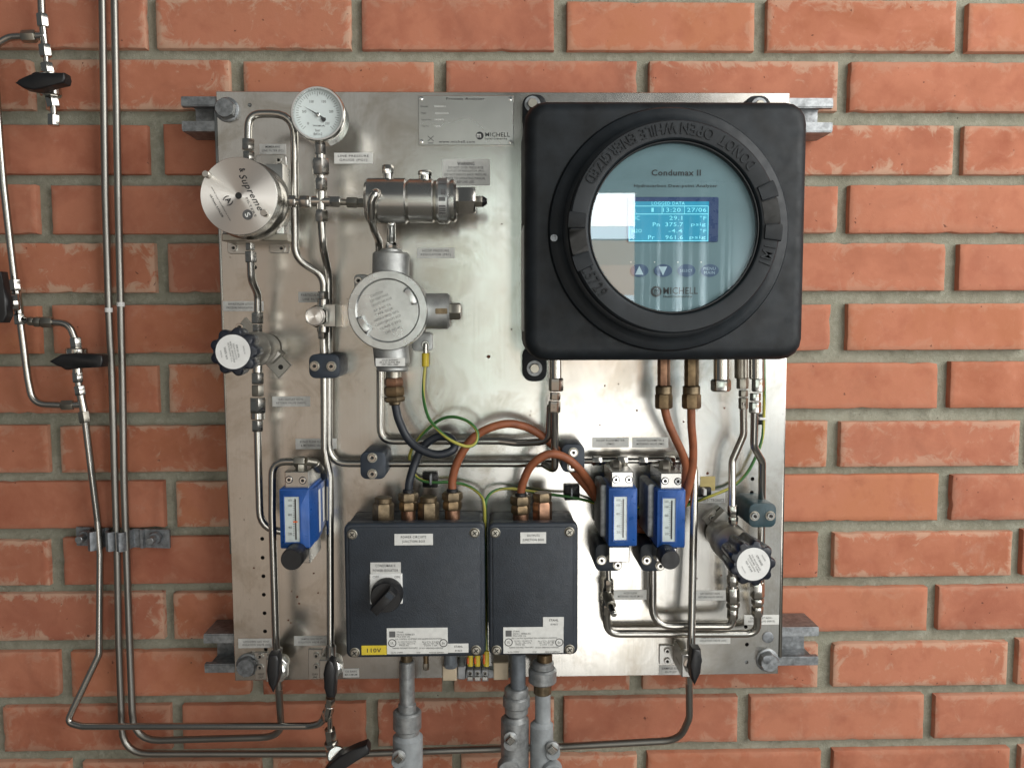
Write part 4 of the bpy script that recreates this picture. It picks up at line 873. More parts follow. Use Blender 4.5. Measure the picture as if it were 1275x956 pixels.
# tapering right flank of the left housing with its white strips
bm = NEW(); q = [W(385, 611, .124), W(385, 681, .124), W(398, 661, .068), W(403, 652, .066), W(403, 604, .066), W(395, 600, .07)]
l, r_, b_, tp = rect(348, 608.5, 386, 683, .126)
pts = [Vector((r_-.0005, -.1235, tp-.002)), Vector((r_-.0005, -.1235, b_+.002)), Vector((r_+.0035, -.106, b_+.004)), Vector((r_+.0035, -.106, tp-.002)), Vector((r_+.0035, -.070, tp-.002)), Vector((r_+.0035, -.070, b_+.012)), Vector((r_-.0005, -.070, b_+.006)), Vector((r_-.0005, -.070, tp-.002))]
v = [bm.verts.new(p) for p in pts]
for f in ((0, 1, 2, 3), (3, 2, 5, 4), (4, 5, 6, 7), (0, 3, 4, 7), (1, 6, 5, 2), (0, 7, 6, 1)): bm.faces.new([v[i] for i in f])
obj('side_flank', bm, M['blue'], t)
for y0, y1, h0, h1 in ((tp-.006, b_+.010, .103, .094), (tp-.008, b_+.016, .084, .073)):
    bm = NEW(); bm.faces.new([bm.verts.new(p) for p in (Vector((r_+.0039, -h0, y0)), Vector((r_+.0039, -h1, y0)), Vector((r_+.0039, -h1, y1)), Vector((r_+.0039, -h0, y1)))])
    obj('side_label', bm, M['white'], t)
flowmeter('middle blue flowmeter without a knob right of the outputs box', (761.4, 587, 788.6, 608), ((767, 597), (783, 597)), (757.5, 607.7, 793.5, 680.3), (764.5, 618, 780.5, 672), (747, 603, 758, 669), (758, 680.5, 784, 700))
flowmeter('rightmost blue flowmeter with a black knob beside the orange cables', (822.5, 588.7, 849, 609.5), ((828, 598.5), (844, 599)), (818, 609.7, 853.5, 682), (824.8, 620, 840.8, 674), (806, 602, 817, 669), (817, 682, 843, 699), (835, 697.5, 12.7))
fitting('steel elbow with nuts on top of the leftmost flowmeter', [('hex', 366.5, 574.5, .100, 380, 574.5, .100, 14), ('hex', 375, 586, .100, 375, 577, .100, 14), ('cyl', 380, 574, .100, 393, 576, .092, 10), ('cyl', 392, 576, .092, 398, 584, .075, 11, 'elbow')], mat='fitdark')
fitting('steel elbow and nuts on top of the middle flowmeter', [('hex', 737, 573.5, .072, 749, 573.5, .072, 12), ('cyl', 749, 573.5, .072, 768, 573, .074, 9), ('hex', 769, 573.5, .075, 781, 573.5, .075, 12.5), ('hex', 766, 588, .094, 767, 576, .085, 15, 'elbow_nut', 'fitdark')])
fitting('steel elbow and nuts on top of the rightmost flowmeter', [('hex', 795, 573.5, .076, 806, 573.5, .076, 12), ('cyl', 806, 573.5, .076, 827, 573, .076, 9), ('hex', 828, 573.5, .076, 840, 573.5, .076, 13), ('hex', 828, 588, .094, 828, 576, .085, 15, 'elbow_nut', 'fitdark')])
t = fitting('small steel needle valve angled down below the middle flowmeter', [('cyl', 757.5, 708, .075, 758, 722, .075, 6.5, 'inlet'), ('hex', 758, 721, .075, 758, 733.5, .074, 12), ('cyl', 757.5, 733, .074, 757, 752, .070, 14), ('cyl', 756, 740, .075, 761, 754, .095, 13, 'bonnet', 'fitdark'), ('cyl', 760, 752, .093, 764, 764, .108, 8, 'stem'), ('cyl', 764, 763, .107, 764.8, 765.5, .110, 7, 'tip', 'chrome'), ('hex', 755.5, 751, .070, 755, 764, .068, 11.5)], 'needle_valve', 'valve')

# ------------------------------------------------------------------ isolation valves on the lower edge
def iso_valve(label, neck, br, scr, body, poly, ring, extra=None):
    t = thing('isolation_valve', label, 'valve', W(br[0], br[1], HP), 'isolation valves along the panel bottom')
    obj('bracket', slab(NEW(), *br, HP, HP+.003, .001, .0005, 1), M['satin'], t)
    for x, y in scr: screw(t, x, y, HP+.003, .0034, .0028, 'satin')
    obj('neck', cyl(NEW(), W(neck[0], neck[1], .088), W(neck[2], neck[3], .088), neck[4]/2*U(.088)), M['satin'], t)
    x0, y0, x1, y1 = body; c = (x1-x0)*.24
    pts = [W(x, y, .098) for x, y in ((x0, y0), (x1-c, y0), (x1, y0+c), (x1, y1-c), (x1-c, y1), (x0, y1))]
    obj('body', prism(NEW(), pts, .089, .098, .0008, 1), M['satin'], t)
    wx = rect(x0, y0, x0+2.4, y1, .094); wm = NEW(); prism(wm, [Vector((wx[0], 0, wx[3])), Vector((wx[1], 0, wx[3])), Vector((wx[1], 0, wx[2])), Vector((wx[0], 0, wx[2]))], HP+.0031, .0889, .0004, 1); obj('bracket_web', wm, M['satin'], t)
    pc = W((x0+x1)/2, (y0+y1)/2, .0889); obj('valve_core', cyl(NEW(), pc, Vector((pc.x, -.064, pc.z)), .0085), M['fitdark'], t)
    obj('stem_washer', disc_bolt(NEW(), *ring, .098, [(.0085, 0), (.0085, .003), (.006, .004), (0, .004)]), M['chrome'], t)
    h0, h1 = .108, .122
    obj('handle', prism(NEW(), [Vector((p.x, 0, p.z)) for p in (W(x, y, h1) for x, y in poly)], h0, h1, .0026, 3), M['plastic'], t, 50)
    p = W(*ring, .100); obj('stem', cyl(NEW(), p, Vector((p.x, -h0-.002, p.z)), .0055), M['plastic'], t)
    if extra:
        for q in extra: seg_part(t, q)
    return t
t = iso_valve('lower left black lever valve whose handle points down on the panel edge', (346, 806, 345, 824, 11), (317, 812, 334, 846), ((324, 816.5), (324, 830)), (331, 820, 357, 849), [(333.5, 816), (344.5, 816), (347, 822), (347, 842), (344.5, 852), (339.5, 863), (333.5, 851), (331.2, 836)], (346, 834), [('cyl', 347, 846, .085, 347.5, 858, .084, 9.5, 'outlet')])
lettering(t, [('VENT', 325, 839, 8, 2.4, HP+.0034), ('OUT', 325, 842.8, 6, 2.4, HP+.0034)])
t = iso_valve('lower middle black lever valve left of the yellow 110V label', (412, 803, 412, 822, 12.5), (384, 808, 401, 845.5), ((394, 815.5), (394, 829)), (397.5, 821.5, 425.5, 845), [(409.5, 822), (414, 825), (417.8, 836), (416.5, 869), (406.5, 869.5), (403.5, 856), (402, 840), (404.5, 828)], (415, 831))
lettering(t, [('GAS', 392, 839, 7, 2.4, HP+.0034), ('IN', 392, 842.8, 4, 2.4, HP+.0034)])
iso_valve('lower right black lever valve above the bottom tube bend', (860.5, 797, 861, 812, 11), (821, 803, 839, 826.5), ((830.5, 809.5), (830.5, 822)), (849, 815, 866, 843), [(862.5, 807.5), (873, 808.5), (874.3, 822), (873, 838), (865.5, 853.5), (861, 846), (860.3, 826)], (861, 827), [('cyl', 858.5, 838, .085, 858.5, 850, .080, 10, 'outlet')])
fitting('steel elbow hanging below the lower middle valve where the thin tube joins', [('hex', 411.5, 868, .085, 411, 878, .082, 13), ('cyl', 410.5, 877, .082, 408, 890, .076, 12), ('hex', 409, 884, .078, 406, 893, .070, 15), ('cyl', 410.5, 886, .075, 411, 909, .070, 7, 'tube_stub')])
valve('black lever valve with a slanting handle cut off by the bottom photo edge', [('hex', 410.5, 907, .070, 413, 924, .066, 15), ('cyl', 412, 923, .068, 419, 950, .062, 18), ('cyl', 417, 936, .064, 419, 940, .084, 23, 'bonnet')], [(396, 972), (408, 954), (421, 942.5), (440, 933.5), (456, 927.5), (459.5, 933), (459.5, 939), (444, 947), (424, 957), (416, 972)], .084, .098, (421, 944, .008))

# ------------------------------------------------------------------ cables and earth wires
def cable(label, pts, r, mat, name='cable', group='cables'):
    return tube(label, pts, r=r, mat=mat, group=group, name=name, cat='cable' if mat != 'wire' else 'wire', smooth=True, seg=16)
cable('black cable looping from the cast box gland to the power box', [(492, 500, .095), (493, 508, .095), (497, 524, .096), (508, 546, .098), (523, 559, .100), (543, 565.6, .100), (560.5, 562, .098), (566, 554.7, .093), (560.5, 545.5, .087), (549.6, 542.6, .082), (536, 548, .080), (525, 559, .081), (516.6, 576.6, .084), (510, 598.6, .088), (508.5, 616, .088)], .0042, 'cable')
cable('orange cable from the power box arching over to the left analyzer gland', [(563.8, 618, .088), (563.2, 598.6, .088), (569, 576.6, .090), (582.5, 552.5, .092), (595.7, 540, .092), (613, 531.6, .092), (631, 527.5, .090), (646, 529, .088), (662, 534.5, .086), (679.5, 546, .083), (695, 562, .080), (710, 581.5, .076), (728, 603.5, .070), (746, 624, .060), (768, 642, .057), (800, 651, .057), (832, 640, .058), (848, 618, .066), (853.5, 597, .080), (854, 579, .088), (848.6, 562, .094), (840, 544, .098), (831.5, 524, .101), (826.5, 504, .102)], .0042, 'orange')
cable('orange cable from the outputs box dipping behind the flowmeters to the right analyzer gland', [(648.3, 624, .088), (648.8, 612, .088), (651.5, 600, .090), (660, 581.5, .094), (674, 569, .097), (688, 565, .097), (703.7, 569.4, .095), (719, 581.5, .090), (734, 601, .080), (746, 622, .070), (768, 646, .060), (800, 659, .060), (830, 652, .062), (848, 632, .074), (857.5, 605, .085), (862.5, 580, .090), (863, 555, .095), (861, 530, .100), (860.7, 504, .102)], .0042, 'orange')
cable('green and yellow earth wire curling from the cast box to the terminals between the boxes', [(529.7, 452, .066), (527.5, 476.6, .070), (527.3, 493, .078), (529.8, 508.5, .090), (536, 524, .100), (549.6, 539, .108), (565, 550, .112), (582.5, 555.8, .112), (593, 550.5, .110), (594, 537, .106), (582.5, 524.5, .100), (565, 519, .094), (549.6, 521.7, .086), (534, 532.7, .078), (521, 546, .070), (512, 561, .062), (510, 574, .058), (516.6, 591, .058), (527.6, 598.6, .062), (543, 600.5, .064), (556, 600, .064), (573.7, 602, .062), (587, 607, .066), (598, 616, .074), (602.6, 626, .080), (603.6, 650, .078), (604, 720, .072), (604.5, 800, .068), (606, 824, .070)], .0016, 'wire', 'earth_wire', 'green and yellow earth wires')
cable('green and yellow earth wire running right from the boxes up to the analyzer', [(606, 824, .068), (604.8, 720, .068), (604.2, 650, .074), (604.2, 628, .078), (609, 616, .072), (620, 609.5, .066), (635, 608, .062), (648, 609.5, .058), (687, 615.5, .060), (712.5, 619, .064), (730, 623, .060), (750, 628, .054), (800, 633, .054), (845, 631, .054), (868, 624, .056), (878, 620, .062), (890, 615.5, .062), (912, 605.7, .060), (929, 590, .060), (940, 570.5, .060), (949, 546, .060), (951, 518, .062), (951.5, 487, .075), (951, 445, .085)], .0016, 'wire', 'earth_wire', 'green and yellow earth wires')
for lab, bx, tie in (('black cable tie mount holding the wire right of the black cable', (526, 588.5, 545, 607), (534.5, 591, 537.5, 604)), ('black cable tie mount holding the wire above the outputs box', (703, 604.5, 722, 623), (710.5, 608, 713.5, 619)), ('black cable tie mount beside the pale yellow tape square', (868, 607, 886, 619), (876, 609, 880, 617)), ('black cable tie mount against the wire below the right analyzer unions', (943.5, 515.5, 951, 529), (945.5, 520, 954, 523))):
    t = thing('cable_tie_mount', lab, 'cable tie mount', W((bx[0]+bx[2])/2, (bx[1]+bx[3])/2, HP), 'black cable tie mounts'); hh = .058 if bx[0] < 860 else .056
    obj('base_pad', slab(NEW(), *bx, HP, hh, .001, .0012, 2), M['plastic'], t); obj('cable_tie', slab(NEW(), *tie, hh-.002, hh+.0085, .0008, .0006, 1), M['white'] if bx[0] > 860 else M['zincgrey'], t)

# ------------------------------------------------------------------ junction boxes
def phillips(parent, px, py, h):
    o = obj('screw', disc_bolt(NEW(), px, py, h, [(.0050, -.0003), (.0050, .0004), (.0044, .0006), (.0040, .0004), (.0040, .0014), (.0034, .0022), (0, .0024)], 24), M['fitdark'], parent)
    bm = NEW(); c = W(px, py, h); c.y -= .0026
    for a in (38, 128):
        d = Vector((math.cos(R(a)), 0, math.sin(R(a)))); n = Vector((-d.z, 0, d.x))*.00045; d *= .0026
        bm.faces.new([bm.verts.new(v) for v in (c+d+n, c+d-n, c-d-n, c-d+n)])
    for f in bm.faces: f.normal_flip()
    obj('cross_slot', bm, M['hole'], o); return o
HB = .118
def box_sticker(t, bx, lines, mat='stickerlite', h=HB, label=None, print_='ink'):
    o = obj('label_sticker', slab(NEW(), *bx, h, h+.0006, 0, .00015, 1), M[mat], t)
    if label: o['label'] = label
    if lines: lettering(t if False else o, [(s, x, y, w, hh, h+.0008, k) for s, x, y, w, hh, k in lines], print_)
    return o
def certificate(t, x0, y0, x1, y1, nm):
    o = box_sticker(t, (x0, y0, x1, y1), [], label='printed approval label with rows of fine text')
    w, hh = x1-x0, y1-y0; e = HB+.0008; X = lambda f: x0+w*f; Y = lambda f: y0+hh*f
    bars(o, [(X(.04), Y(.13), X(.14), Y(.36))], e, 'inkgrey', 'logo_block')
    it = [(nm, X(.22), Y(.16), w*.12, hh*.07), ('8146/1051-3  TERMINAL BOX', X(.31), Y(.25), w*.30, hh*.07), ('PTB 01 ATEX 1016', X(.27), Y(.335), w*.22, hh*.07), ('IND. CONTROL EQUIPMENT FOR HAZARDOUS LOCATIONS', X(.52), Y(.425), w*.78, hh*.07),
          ('CL I DIV 2 GR A,B,C,D T6', X(.33), Y(.53), w*.30, hh*.06), ('CL I ZN 1 AEx e II T6', X(.33), Y(.60), w*.27, hh*.06), ('TYPE 4X  IP66', X(.28), Y(.67), w*.16, hh*.06), ('Ex e II T6  II 2 G/D', X(.72), Y(.53), w*.28, hh*.06), ('-20C TO +40C  T80', X(.72), Y(.60), w*.26, hh*.06), ('U 275V  I 16A', X(.72), Y(.67), w*.22, hh*.06),
          ('WARNING: DISCONNECT FROM SUPPLY', X(.3), Y(.775), w*.42, hh*.06), ('DO NOT OPEN WHEN ENERGIZED', X(.73), Y(.775), w*.40, hh*.06), ('Ser.No. 2100937', X(.17), Y(.945), w*.2, hh*.06), ('MADE IN GERMANY', X(.82), Y(.945), w*.25, hh*.06), ('0158', X(.52), Y(.945), w*.06, hh*.06), ('UL', X(.09), Y(.58), w*.05, hh*.10), ('Ex', X(.93), Y(.58), w*.045, hh*.10)]
    lettering(o, [(s, x, y, a, b, e) for s, x, y, a, b in it])
    bm = NEW()
    for fx, fy in ((.09, .58), (.93, .58)):
        c = W(X(fx), Y(fy), e); lathe(bm, c, Vector((0, -1, 0)), [(hh*.13*U(e), 0), (hh*.16*U(e), 0)], 24)
    obj('approval_ring', bm, M['ink'], o); return o
def jbox(label, fr, lidtop, scr):
    x0, y0, x1, y1 = fr; t = thing('junction_box', label, 'junction box', W((x0+x1)/2, y1, HP), 'dark navy electrical boxes')
    obj('enclosure', slab(NEW(), x0+1.5, y0+1, x1-1.5, y1-1.5, HP+.001, HB-.014, .006, .0015, 2), M['navy'], t)
    obj('lid', slab(NEW(), x0, y0, x1, y1, HB-.013, HB-.0012, .006, .0028, 4), M['navy'], t)
    # raised lid field
    obj('lid_panel', slab(NEW(), x0+5, y0+5, x1-5, y1-5, HB-.002, HB, .004, .0012, 2), M['navy'], t)
    for x, y in scr: phillips(t, x, y, HB)
    return t
t = jbox('large dark navy power circuits box with a rotary isolator switch', (429.5, 651, 604, 818), 0, ((438.6, 665), (591, 663), (441.8, 812), (592.8, 809)))
PB = t
box_sticker(t, (491, 664.5, 539, 678.6), [('POWER CIRCUITS\nJUNCTION BOX', 515, 671.5, 32, 9.5, dict(line=1.3, space=1.18, bold=.006))], label='white sticker reading POWER CIRCUITS JUNCTION BOX')
box_sticker(t, (461, 700, 499, 714), [('CONDUMAX II\nPOWER ISOLATOR', 480, 707, 32, 9.5, dict(line=1.3, space=1.15, bold=.006))], 'sticker', label='grey sticker reading CONDUMAX II POWER ISOLATOR')
o = box_sticker(t, (450, 803.5, 481.3, 815), [('110V', 465.8, 809.3, 18, 5.5, dict(bold=.01))], 'yellow', label='yellow sticker reading 110V')
certificate(t, 481.6, 781.5, 557.5, 813.8, 'STAHL')
box_sticker(t, (557.7, 801, 583.3, 812.3), [('STAHL', 571, 804.6, 11, 2.6, dict(bold=.012)), ('8146/5', 571, 809.6, 9, 2.2, {})], label='small maker label beside the approval label')
def switch(t):
    s = obj('isolator_switch', slab(NEW(), 460.3, 714.8, 500.8, 752, HB-.001, HB+.004, .001, .0008, 1), M['white'], t)
    lettering(s, [('OFF', 468, 718, 8, 3.2, HB+.0042), ('ON', 494.5, 718, 6.5, 3.2, HB+.0042)], 'inkgrey')
    c = W(480.2, 744, HB+.018); b = Vector((c.x, -HB-.004, c.z)); r = 20.3*U(HB+.018)
    obj('rotary_knob', lathe(NEW(), b, Vector((0, -1, 0)), [(r*1.02, 0), (r*1.02, .004), (r, .005), (r*.97, .013), (r*.92, .0145), (0, .0145)], 48), M['plastic'], s)
    p, q = W(465, 763, HB+.03), W(489.5, 737, HB+.03); d = (q-p).normalized(); n = Vector((-d.z, 0, d.x))
    obj('knob_grip', prism(NEW(), [p+n*.0046, q+n*.0046, q-n*.0046, p-n*.0046], HB+.017, HB+.031, .0015, 2), M['plastic'], s)
    e = HB+.0312; m1 = q-d*.0075; obj('grip_mark', prism(NEW(), [m1+n*.0036, q-d*.002+n*.0036, q-d*.002-n*.0036, m1-n*.0036], e-.0004, e+.0002), M['navy'], s)
switch(t)
t = jbox('smaller dark navy outputs box right of the power circuits box', (608.3, 651, 719.5, 815.5), 0, ((616.7, 663), (709, 662), (618.3, 809), (709.3, 808)))
box_sticker(t, (647.8, 662.5, 680, 676.5), [('OUTPUTS\nJUNCTION BOX', 664, 669.6, 27, 9.5, dict(line=1.3, space=1.18, bold=.006))], label='white sticker reading OUTPUTS JUNCTION BOX')
certificate(t, 626.6, 780.4, 701.6, 813, 'STAHL')
box_sticker(t, (676, 768, 702, 780.2), [('STAHL', 689.5, 771.8, 12, 2.8, dict(bold=.012)), ('8146/5', 690, 777, 9, 2.4, {})], label='small maker label above the approval label')
def gland(label, segs): return fitting(label, segs, 'cable_gland', 'cable gland', 'brass cable glands', 'brass')
HG = .088
def blank(label, x, yt, yb, w, mat='brassold'):
    gland(label, [('hex', x, yb+6, HG, x, yt+7, HG, w, 'nut', mat), ('cyl', x, yt+7.5, HG, x, yt, HG, w*.80, 'cap', 'brassold')])
def cgland(label, x, yt, yb, w, mat='brass'):
    gland(label, [('cyl', x, yb+6, HG, x, yb-9, HG, w*.74, 'neck', 'copper'), ('hex', x, yb-6, HG, x, yb-17, HG, w*.92, 'nut', mat), ('hex', x, yb-17.5, HG, x, yt+3, HG, w*1.02, 'cap_nut', 'brassold'), ('cyl', x, yt+4, HG, x, yt-1, HG, w*.55, 'seal', 'plastic')])
blank('plain blanking gland at the left end of the power box top', 477.3, 618.5, 645, 27)
cgland('brass gland clamping the black cable into the power box', 508.3, 610, 641, 25)
blank('plain blanking gland between the black and orange cables on the power box', 533.7, 617.5, 645, 27)
cgland('brass gland clamping the orange cable into the power box', 563.2, 609, 640, 26)
cgland('brass gland clamping the orange cable into the outputs box', 648.4, 614, 645, 27)
gland('dark capped gland beside the orange cable on the outputs box', [('hex', 675.5, 652, HG, 675.5, 624, HG, 25, 'nut', 'copper'), ('hex', 675.5, 624, HG, 675.5, 613, HG, 24, 'cap', 'brassold')])

# ------------------------------------------------------------------ conduits and terminal strip below the boxes
HC = .084
def conduit(label, segs, body, ear, eye, bmat):
    t = thing('conduit_seal', label, 'conduit', W(body[0], body[1], HC), 'conduits dropping from the boxes')
    for q in segs: seg_part(t, q)
    x0, y0, x1, y1 = body; c = ((x0+x1)/2)
    obj('seal_body', cyl(NEW(), W(c, y0, HC), W(c, y1, HC), (x1-x0)/2*U(HC), seg=36, ch=.004), M[bmat], t)
    ex, ey, r = ear; h = HC+(x1-x0)/2*U(HC)
    obj('seal_ear', disc_bolt(NEW(), ex, ey, h-.012, [(r*U(h), 0), (r*U(h), .012), (r*U(h)*.9, .0135), (0, .0135)], 28), M[bmat], t)
    o = obj('square_plug', disc_bolt(NEW(), ex, ey, h+.0015, [(.0050, 0), (.0050, .007), (.0042, .0080), (0, .0080)], 4), M['fit'], t)
    obj('plug_collar', disc_bolt(NEW(), ex, ey, h+.0010, [(.0070, 0), (.0070, .0020), (.0060, .0026), (0, .0026)], 28), M['conduitmetal'], t)
    if eye:
        ex, ey, r = eye; obj('round_port', disc_bolt(NEW(), ex, ey, h-.006, [(r*U(h), 0), (r*U(h), .010), (r*U(h)*.93, .0120), (r*U(h)*.72, .0120), (r*U(h)*.68, .0105), (0, .0105)], 36), M[bmat], t)
    return t
conduit('leftmost grey conduit dropping from the power box', [('cyl', 506, 812, HC, 506, 828, HC, 15, 'brass_neck', 'brassold'), ('cyl', 506.5, 822, HC, 507, 880, HC, 19.5, 'pipe', 'conduitmetal'), ('cyl', 507, 875, HC, 507, 892, HC, 23, 'pipe_sleeve', 'conduitmetal'), ('cyl', 507, 884, HC, 507, 907, HC, 36.5, 'union_ring', 'conduitmetal'), ('cyl', 507.5, 906, HC, 507.5, 914, HC, 30, 'neck_ring', 'conduitmetal'), ('cyl', 507.5, 911, HC, 507.5, 920, HC, 25, 'lower_neck', 'conduitmetal')], (488.5, 912, 527, 985), (497, 940.5, 8.5), None, 'conduit')
conduit('middle dark conduit dropping from the outputs box', [('cyl', 645, 812, HC, 645, 862, HC, 19.5, 'pipe', 'flex'), ('cyl', 643, 855, HC, 643, 866, HC, 31, 'union_ring', 'conduitmetal'), ('cyl', 643, 865, HC, 643, 879, HC, 35, 'union_ring', 'conduitmetal'), ('cyl', 643, 877, HC, 643, 888, HC, 30, 'neck_ring', 'conduitmetal'), ('cyl', 643, 886, HC, 643, 895, HC, 22, 'lower_neck', 'conduitmetal')], (623, 890, 659, 985), (635.5, 918, 10), (633, 953, 14.5), 'conduitmetal')
conduit('right pale conduit with a brass neck dropping from the outputs box', [('cyl', 678, 812, HC, 678, 826, HC, 20, 'brass_neck', 'brass'), ('cyl', 676, 822, HC, 676, 832, HC, 28, 'union_ring', 'conduitmetal'), ('cyl', 675.5, 831, HC, 675.5, 849, HC, 36, 'union_ring', 'conduitmetal'), ('cyl', 675.5, 848, HC, 675.5, 863, HC, 23, 'neck_ring', 'brassold'), ('cyl', 675.8, 860, HC, 676, 902, HC, 20, 'pipe', 'conduit')], (659.5, 897, 689.5, 985), (687.5, 930, 9.5), (687, 956, 13.5), 'conduit')
def terminals():
    t = thing('terminal_strip', 'row of earth terminals with cream end stops below the gap between the boxes', 'terminals', W(592, 838, HP))
    obj('rail', slab(NEW(), 551, 834, 635, 844, HP, .056), M['zinc'], t)
    for bx in ((551, 829, 568.5, 847.5), (614.5, 825, 633, 846.5)): obj('end_stop', slab(NEW(), *bx, HP, .075, .0008, .0008, 1), M['cream'], t)
    obj('clear_end', slab(NEW(), 569.5, 829, 580, 846, HP, .071, .002, .001, 1), M['termgrey'], t)
    for x in (581.3, 590.5, 600):
        o = obj('terminal', slab(NEW(), x, 833.5, x+8.2, 848, HP, .074, .0005, .0007, 1), M['termgrey'], t); screw(t, x+4.1, 838, .074, .0022, .0008, 'fit')
        obj('wire_clamp', slab(NEW(), x+.5, 842, x+7.5, 847, .073, .0765, .0005, .0005, 1), M['satin'], t)
    for x, y in ((585.5, 820), (594.5, 820), (605.5, 816)):
        f = obj('wire_sleeve', cyl(NEW(), W(x, y-6, .070), W(x, 829, .072), 3.6*U(.07), seg=14), M['yellow'], t); f['label'] = 'yellow and orange crimp sleeve'
        obj('wire_band', cyl(NEW(), W(x-2.2, y-2, .0712), W(x-2.2, 826, .0726), 2.2*U(.07), seg=12), M['redpointer'], f)
    return t
terminals()
fitting('small dark gland under the right end of the power box', [('cyl', 561, 812, .08, 561, 826, .08, 17, 'body', 'flex'), ('hex', 561, 824, .08, 561, 830, .08, 18.5, 'nut', 'flex')], 'cable_gland', 'cable gland')
fitting('tiny brass stud hanging under the power box left of the terminals', [('cyl', 530.5, 812, .07, 530.5, 826, .07, 7, 'stud', 'brass'), ('hex', 530.5, 825, .07, 530.5, 833, .07, 8.5, 'nut', 'fitdark')], 'earth_stud', 'stud')

# ------------------------------------------------------------------ analyzer
def analyzer():
    h1 = .150; t = thing('process_analyzer', 'large square black analyzer housing with a round glass window and lit display', 'analyzer', W(826, 290, HP))
    a = Vector((0, -1, 0))
    bm = slab(NEW(), 653.5, 124, 1005.5, 448.8, HP+.006, h1, .020, .012, 6)
    # the casting tapers slightly towards the wall and has cut lower corners
    obj('housing', bm, M['black'], t, 60)
    obj('back_flange', slab(NEW(), 651.5, 128, 1001, 446, HP+.004, HP+.018, .022, .002, 2), M['black'], t)
    for bx, sx, sy in (((650.5, 431, 681, 475), 665.5, 458.5), ((650.5, 117.5, 681, 160), 663, 130), ((928, 119, 960, 150), 945, 132)):
        obj('mounting_foot', slab(NEW(), *bx, HP, HP+.012, .010, .0015, 2), M['black'], t)
        w = obj('washer', disc_bolt(NEW(), sx, sy, HP+.012, [(0, 0), (.0082, 0), (.0080, .0012), (0, .0014)]), M['zinc'], t)
        p = W(sx, sy, HP+.0134); obj('foot_bolt', hexa(NEW(), p, p+a*.005, .0052), M['fitdark'], t)
    c0 = W(832, 287, h1); ax = Vector((W(842.5, 282.3, .186).x, -h1, W(842.5, 282.3, .186).z)); c0 = (c0+ax)/2; c0.y = -h1+.003
    r0 = 149*U(.15)
    obj('cover_flange', lathe(NEW(), c0, a, [(r0*.99, -.004), (r0*1.0, .0045), (r0*.985, .0075), (r0*.94, .0095), (.1005, .0105), (.0985, .0125), (.0985, .016), (.0960, .0175), (.094, .0175)], 128), M['blackring'], t)
    rg = obj('cover_ring', lathe(NEW(), c0, a, [(.0948, .014), (.0945, .0315), (.0930, .0330), (.0800, .0330), (.0785, .0325), (.0772, .0305), (.0770, .0270), (.0752, .0262), (.0750, .0120)], 128), M['blackring'], t)
    hf = -(c0.y)+.0330
    bead = obj('seal_bead', lathe(NEW(), c0, a, [(.0769, .0285), (.0762, .0299), (.0756, .0299), (.0750, .0285)], 128), M['plastic'], t)
    # castellated lugs for the cover key
    def lug(a0, a1, ra, rb, z0, z1, mat='blackring', nm='cover_lug', bev=.0012):
        n = 7; P = [Vector((c0.x+rb*math.cos(R(a0+(a1-a0)*k/n)), 0, c0.z+rb*math.sin(R(a0+(a1-a0)*k/n)))) for k in range(n+1)]+[Vector((c0.x+ra*math.cos(R(a1-(a1-a0)*k/n)), 0, c0.z+ra*math.sin(R(a1-(a1-a0)*k/n)))) for k in range(n+1)]
        return obj(nm, prism(NEW(), P, z0, z1, bev, 2), M[mat], rg)
    for ang in (0, 180):
        d = 4 if ang == 0 else 3
        for q in (17, -7): lug(ang+d+q-4.5, ang+d+q+4.5, .0805, .0958, hf-.004, hf+.0026, 'black')
        lug(ang+d+5-7, ang+d+5+7, .080, .0946, hf-.002, hf+.0006, 'hole', 'lug_recess', .0002)
    # raised lettering, tops toward the centre
    def arc(bm, s, mid, r, hh, span):
        gl = [text_bm(ch, .0, res=3, bold=.01) for ch in s]; ws = []
        for tb in gl:
            xs = [v.co.x for v in tb.verts]; ws.append((max(xs)-min(xs))+.14)
        tot = sum(ws); acc = 0
        for tb, w_ in zip(gl, ws):
            ang = R(mid-span/2+span*(acc+w_/2)/tot); acc += w_
            xs = [v.co.x for v in tb.verts]; mx = (min(xs)+max(xs))/2; k = hh/.70; kx = R(span)*r/tot
            ex = Vector((-math.sin(ang), 0, math.cos(ang))); ey = Vector((-math.cos(ang), 0, -math.sin(ang))); o = Vector((c0.x, -hf-.0012, c0.z))+Vector((math.cos(ang), 0, math.sin(ang)))*(r+hh/2)
            mp = {v: (bm.verts.new(o+ex*(v.co.x-mx)*kx+ey*v.co.y*k)) for v in tb.verts}
            for f in tb.faces:
                try: bm.faces.new([mp[v] for v in f.verts])
                except ValueError: pass
            tb.free()
    for nm, words in (('lettering', (('DO', 42, 10), ('NOT', 55.5, 16), ('OPEN', 77.4, 21), ('WHILE', 100.7, 22.5), ('ENERGIZED', 134, 39))), ('casting_number', (('C5729', 213, 22),)), ('maker_mark', (('M', -16.5, 6),))):
        bm = NEW()
        for s_, mid_, sp_ in words: arc(bm, s_, mid_, .0862, .0098, sp_)
        ret = bmesh.ops.extrude_face_region(bm, geom=list(bm.faces)); bmesh.ops.translate(bm, verts=[v for v in ret['geom'] if isinstance(v, bmesh.types.BMVert)], vec=(0, .0016, 0))
        obj(nm, bm, M['black'], rg, 30)
    lug(-22, -21.2, .082, .0925, hf-.001, hf+.0010, 'black', 'raised_frame', .0002); lug(-12, -11.2, .082, .0925, hf-.001, hf+.0010, 'black', 'raised_frame', .0002)
    obj('lock_screw', disc_bolt(NEW(), 689.7, 296.5, h1+.012, [(.0032, 0), (.0032, .0012), (.0018, .0012), (.0016, .0004), (0, .0004)], 20), M['zincgrey'], t)
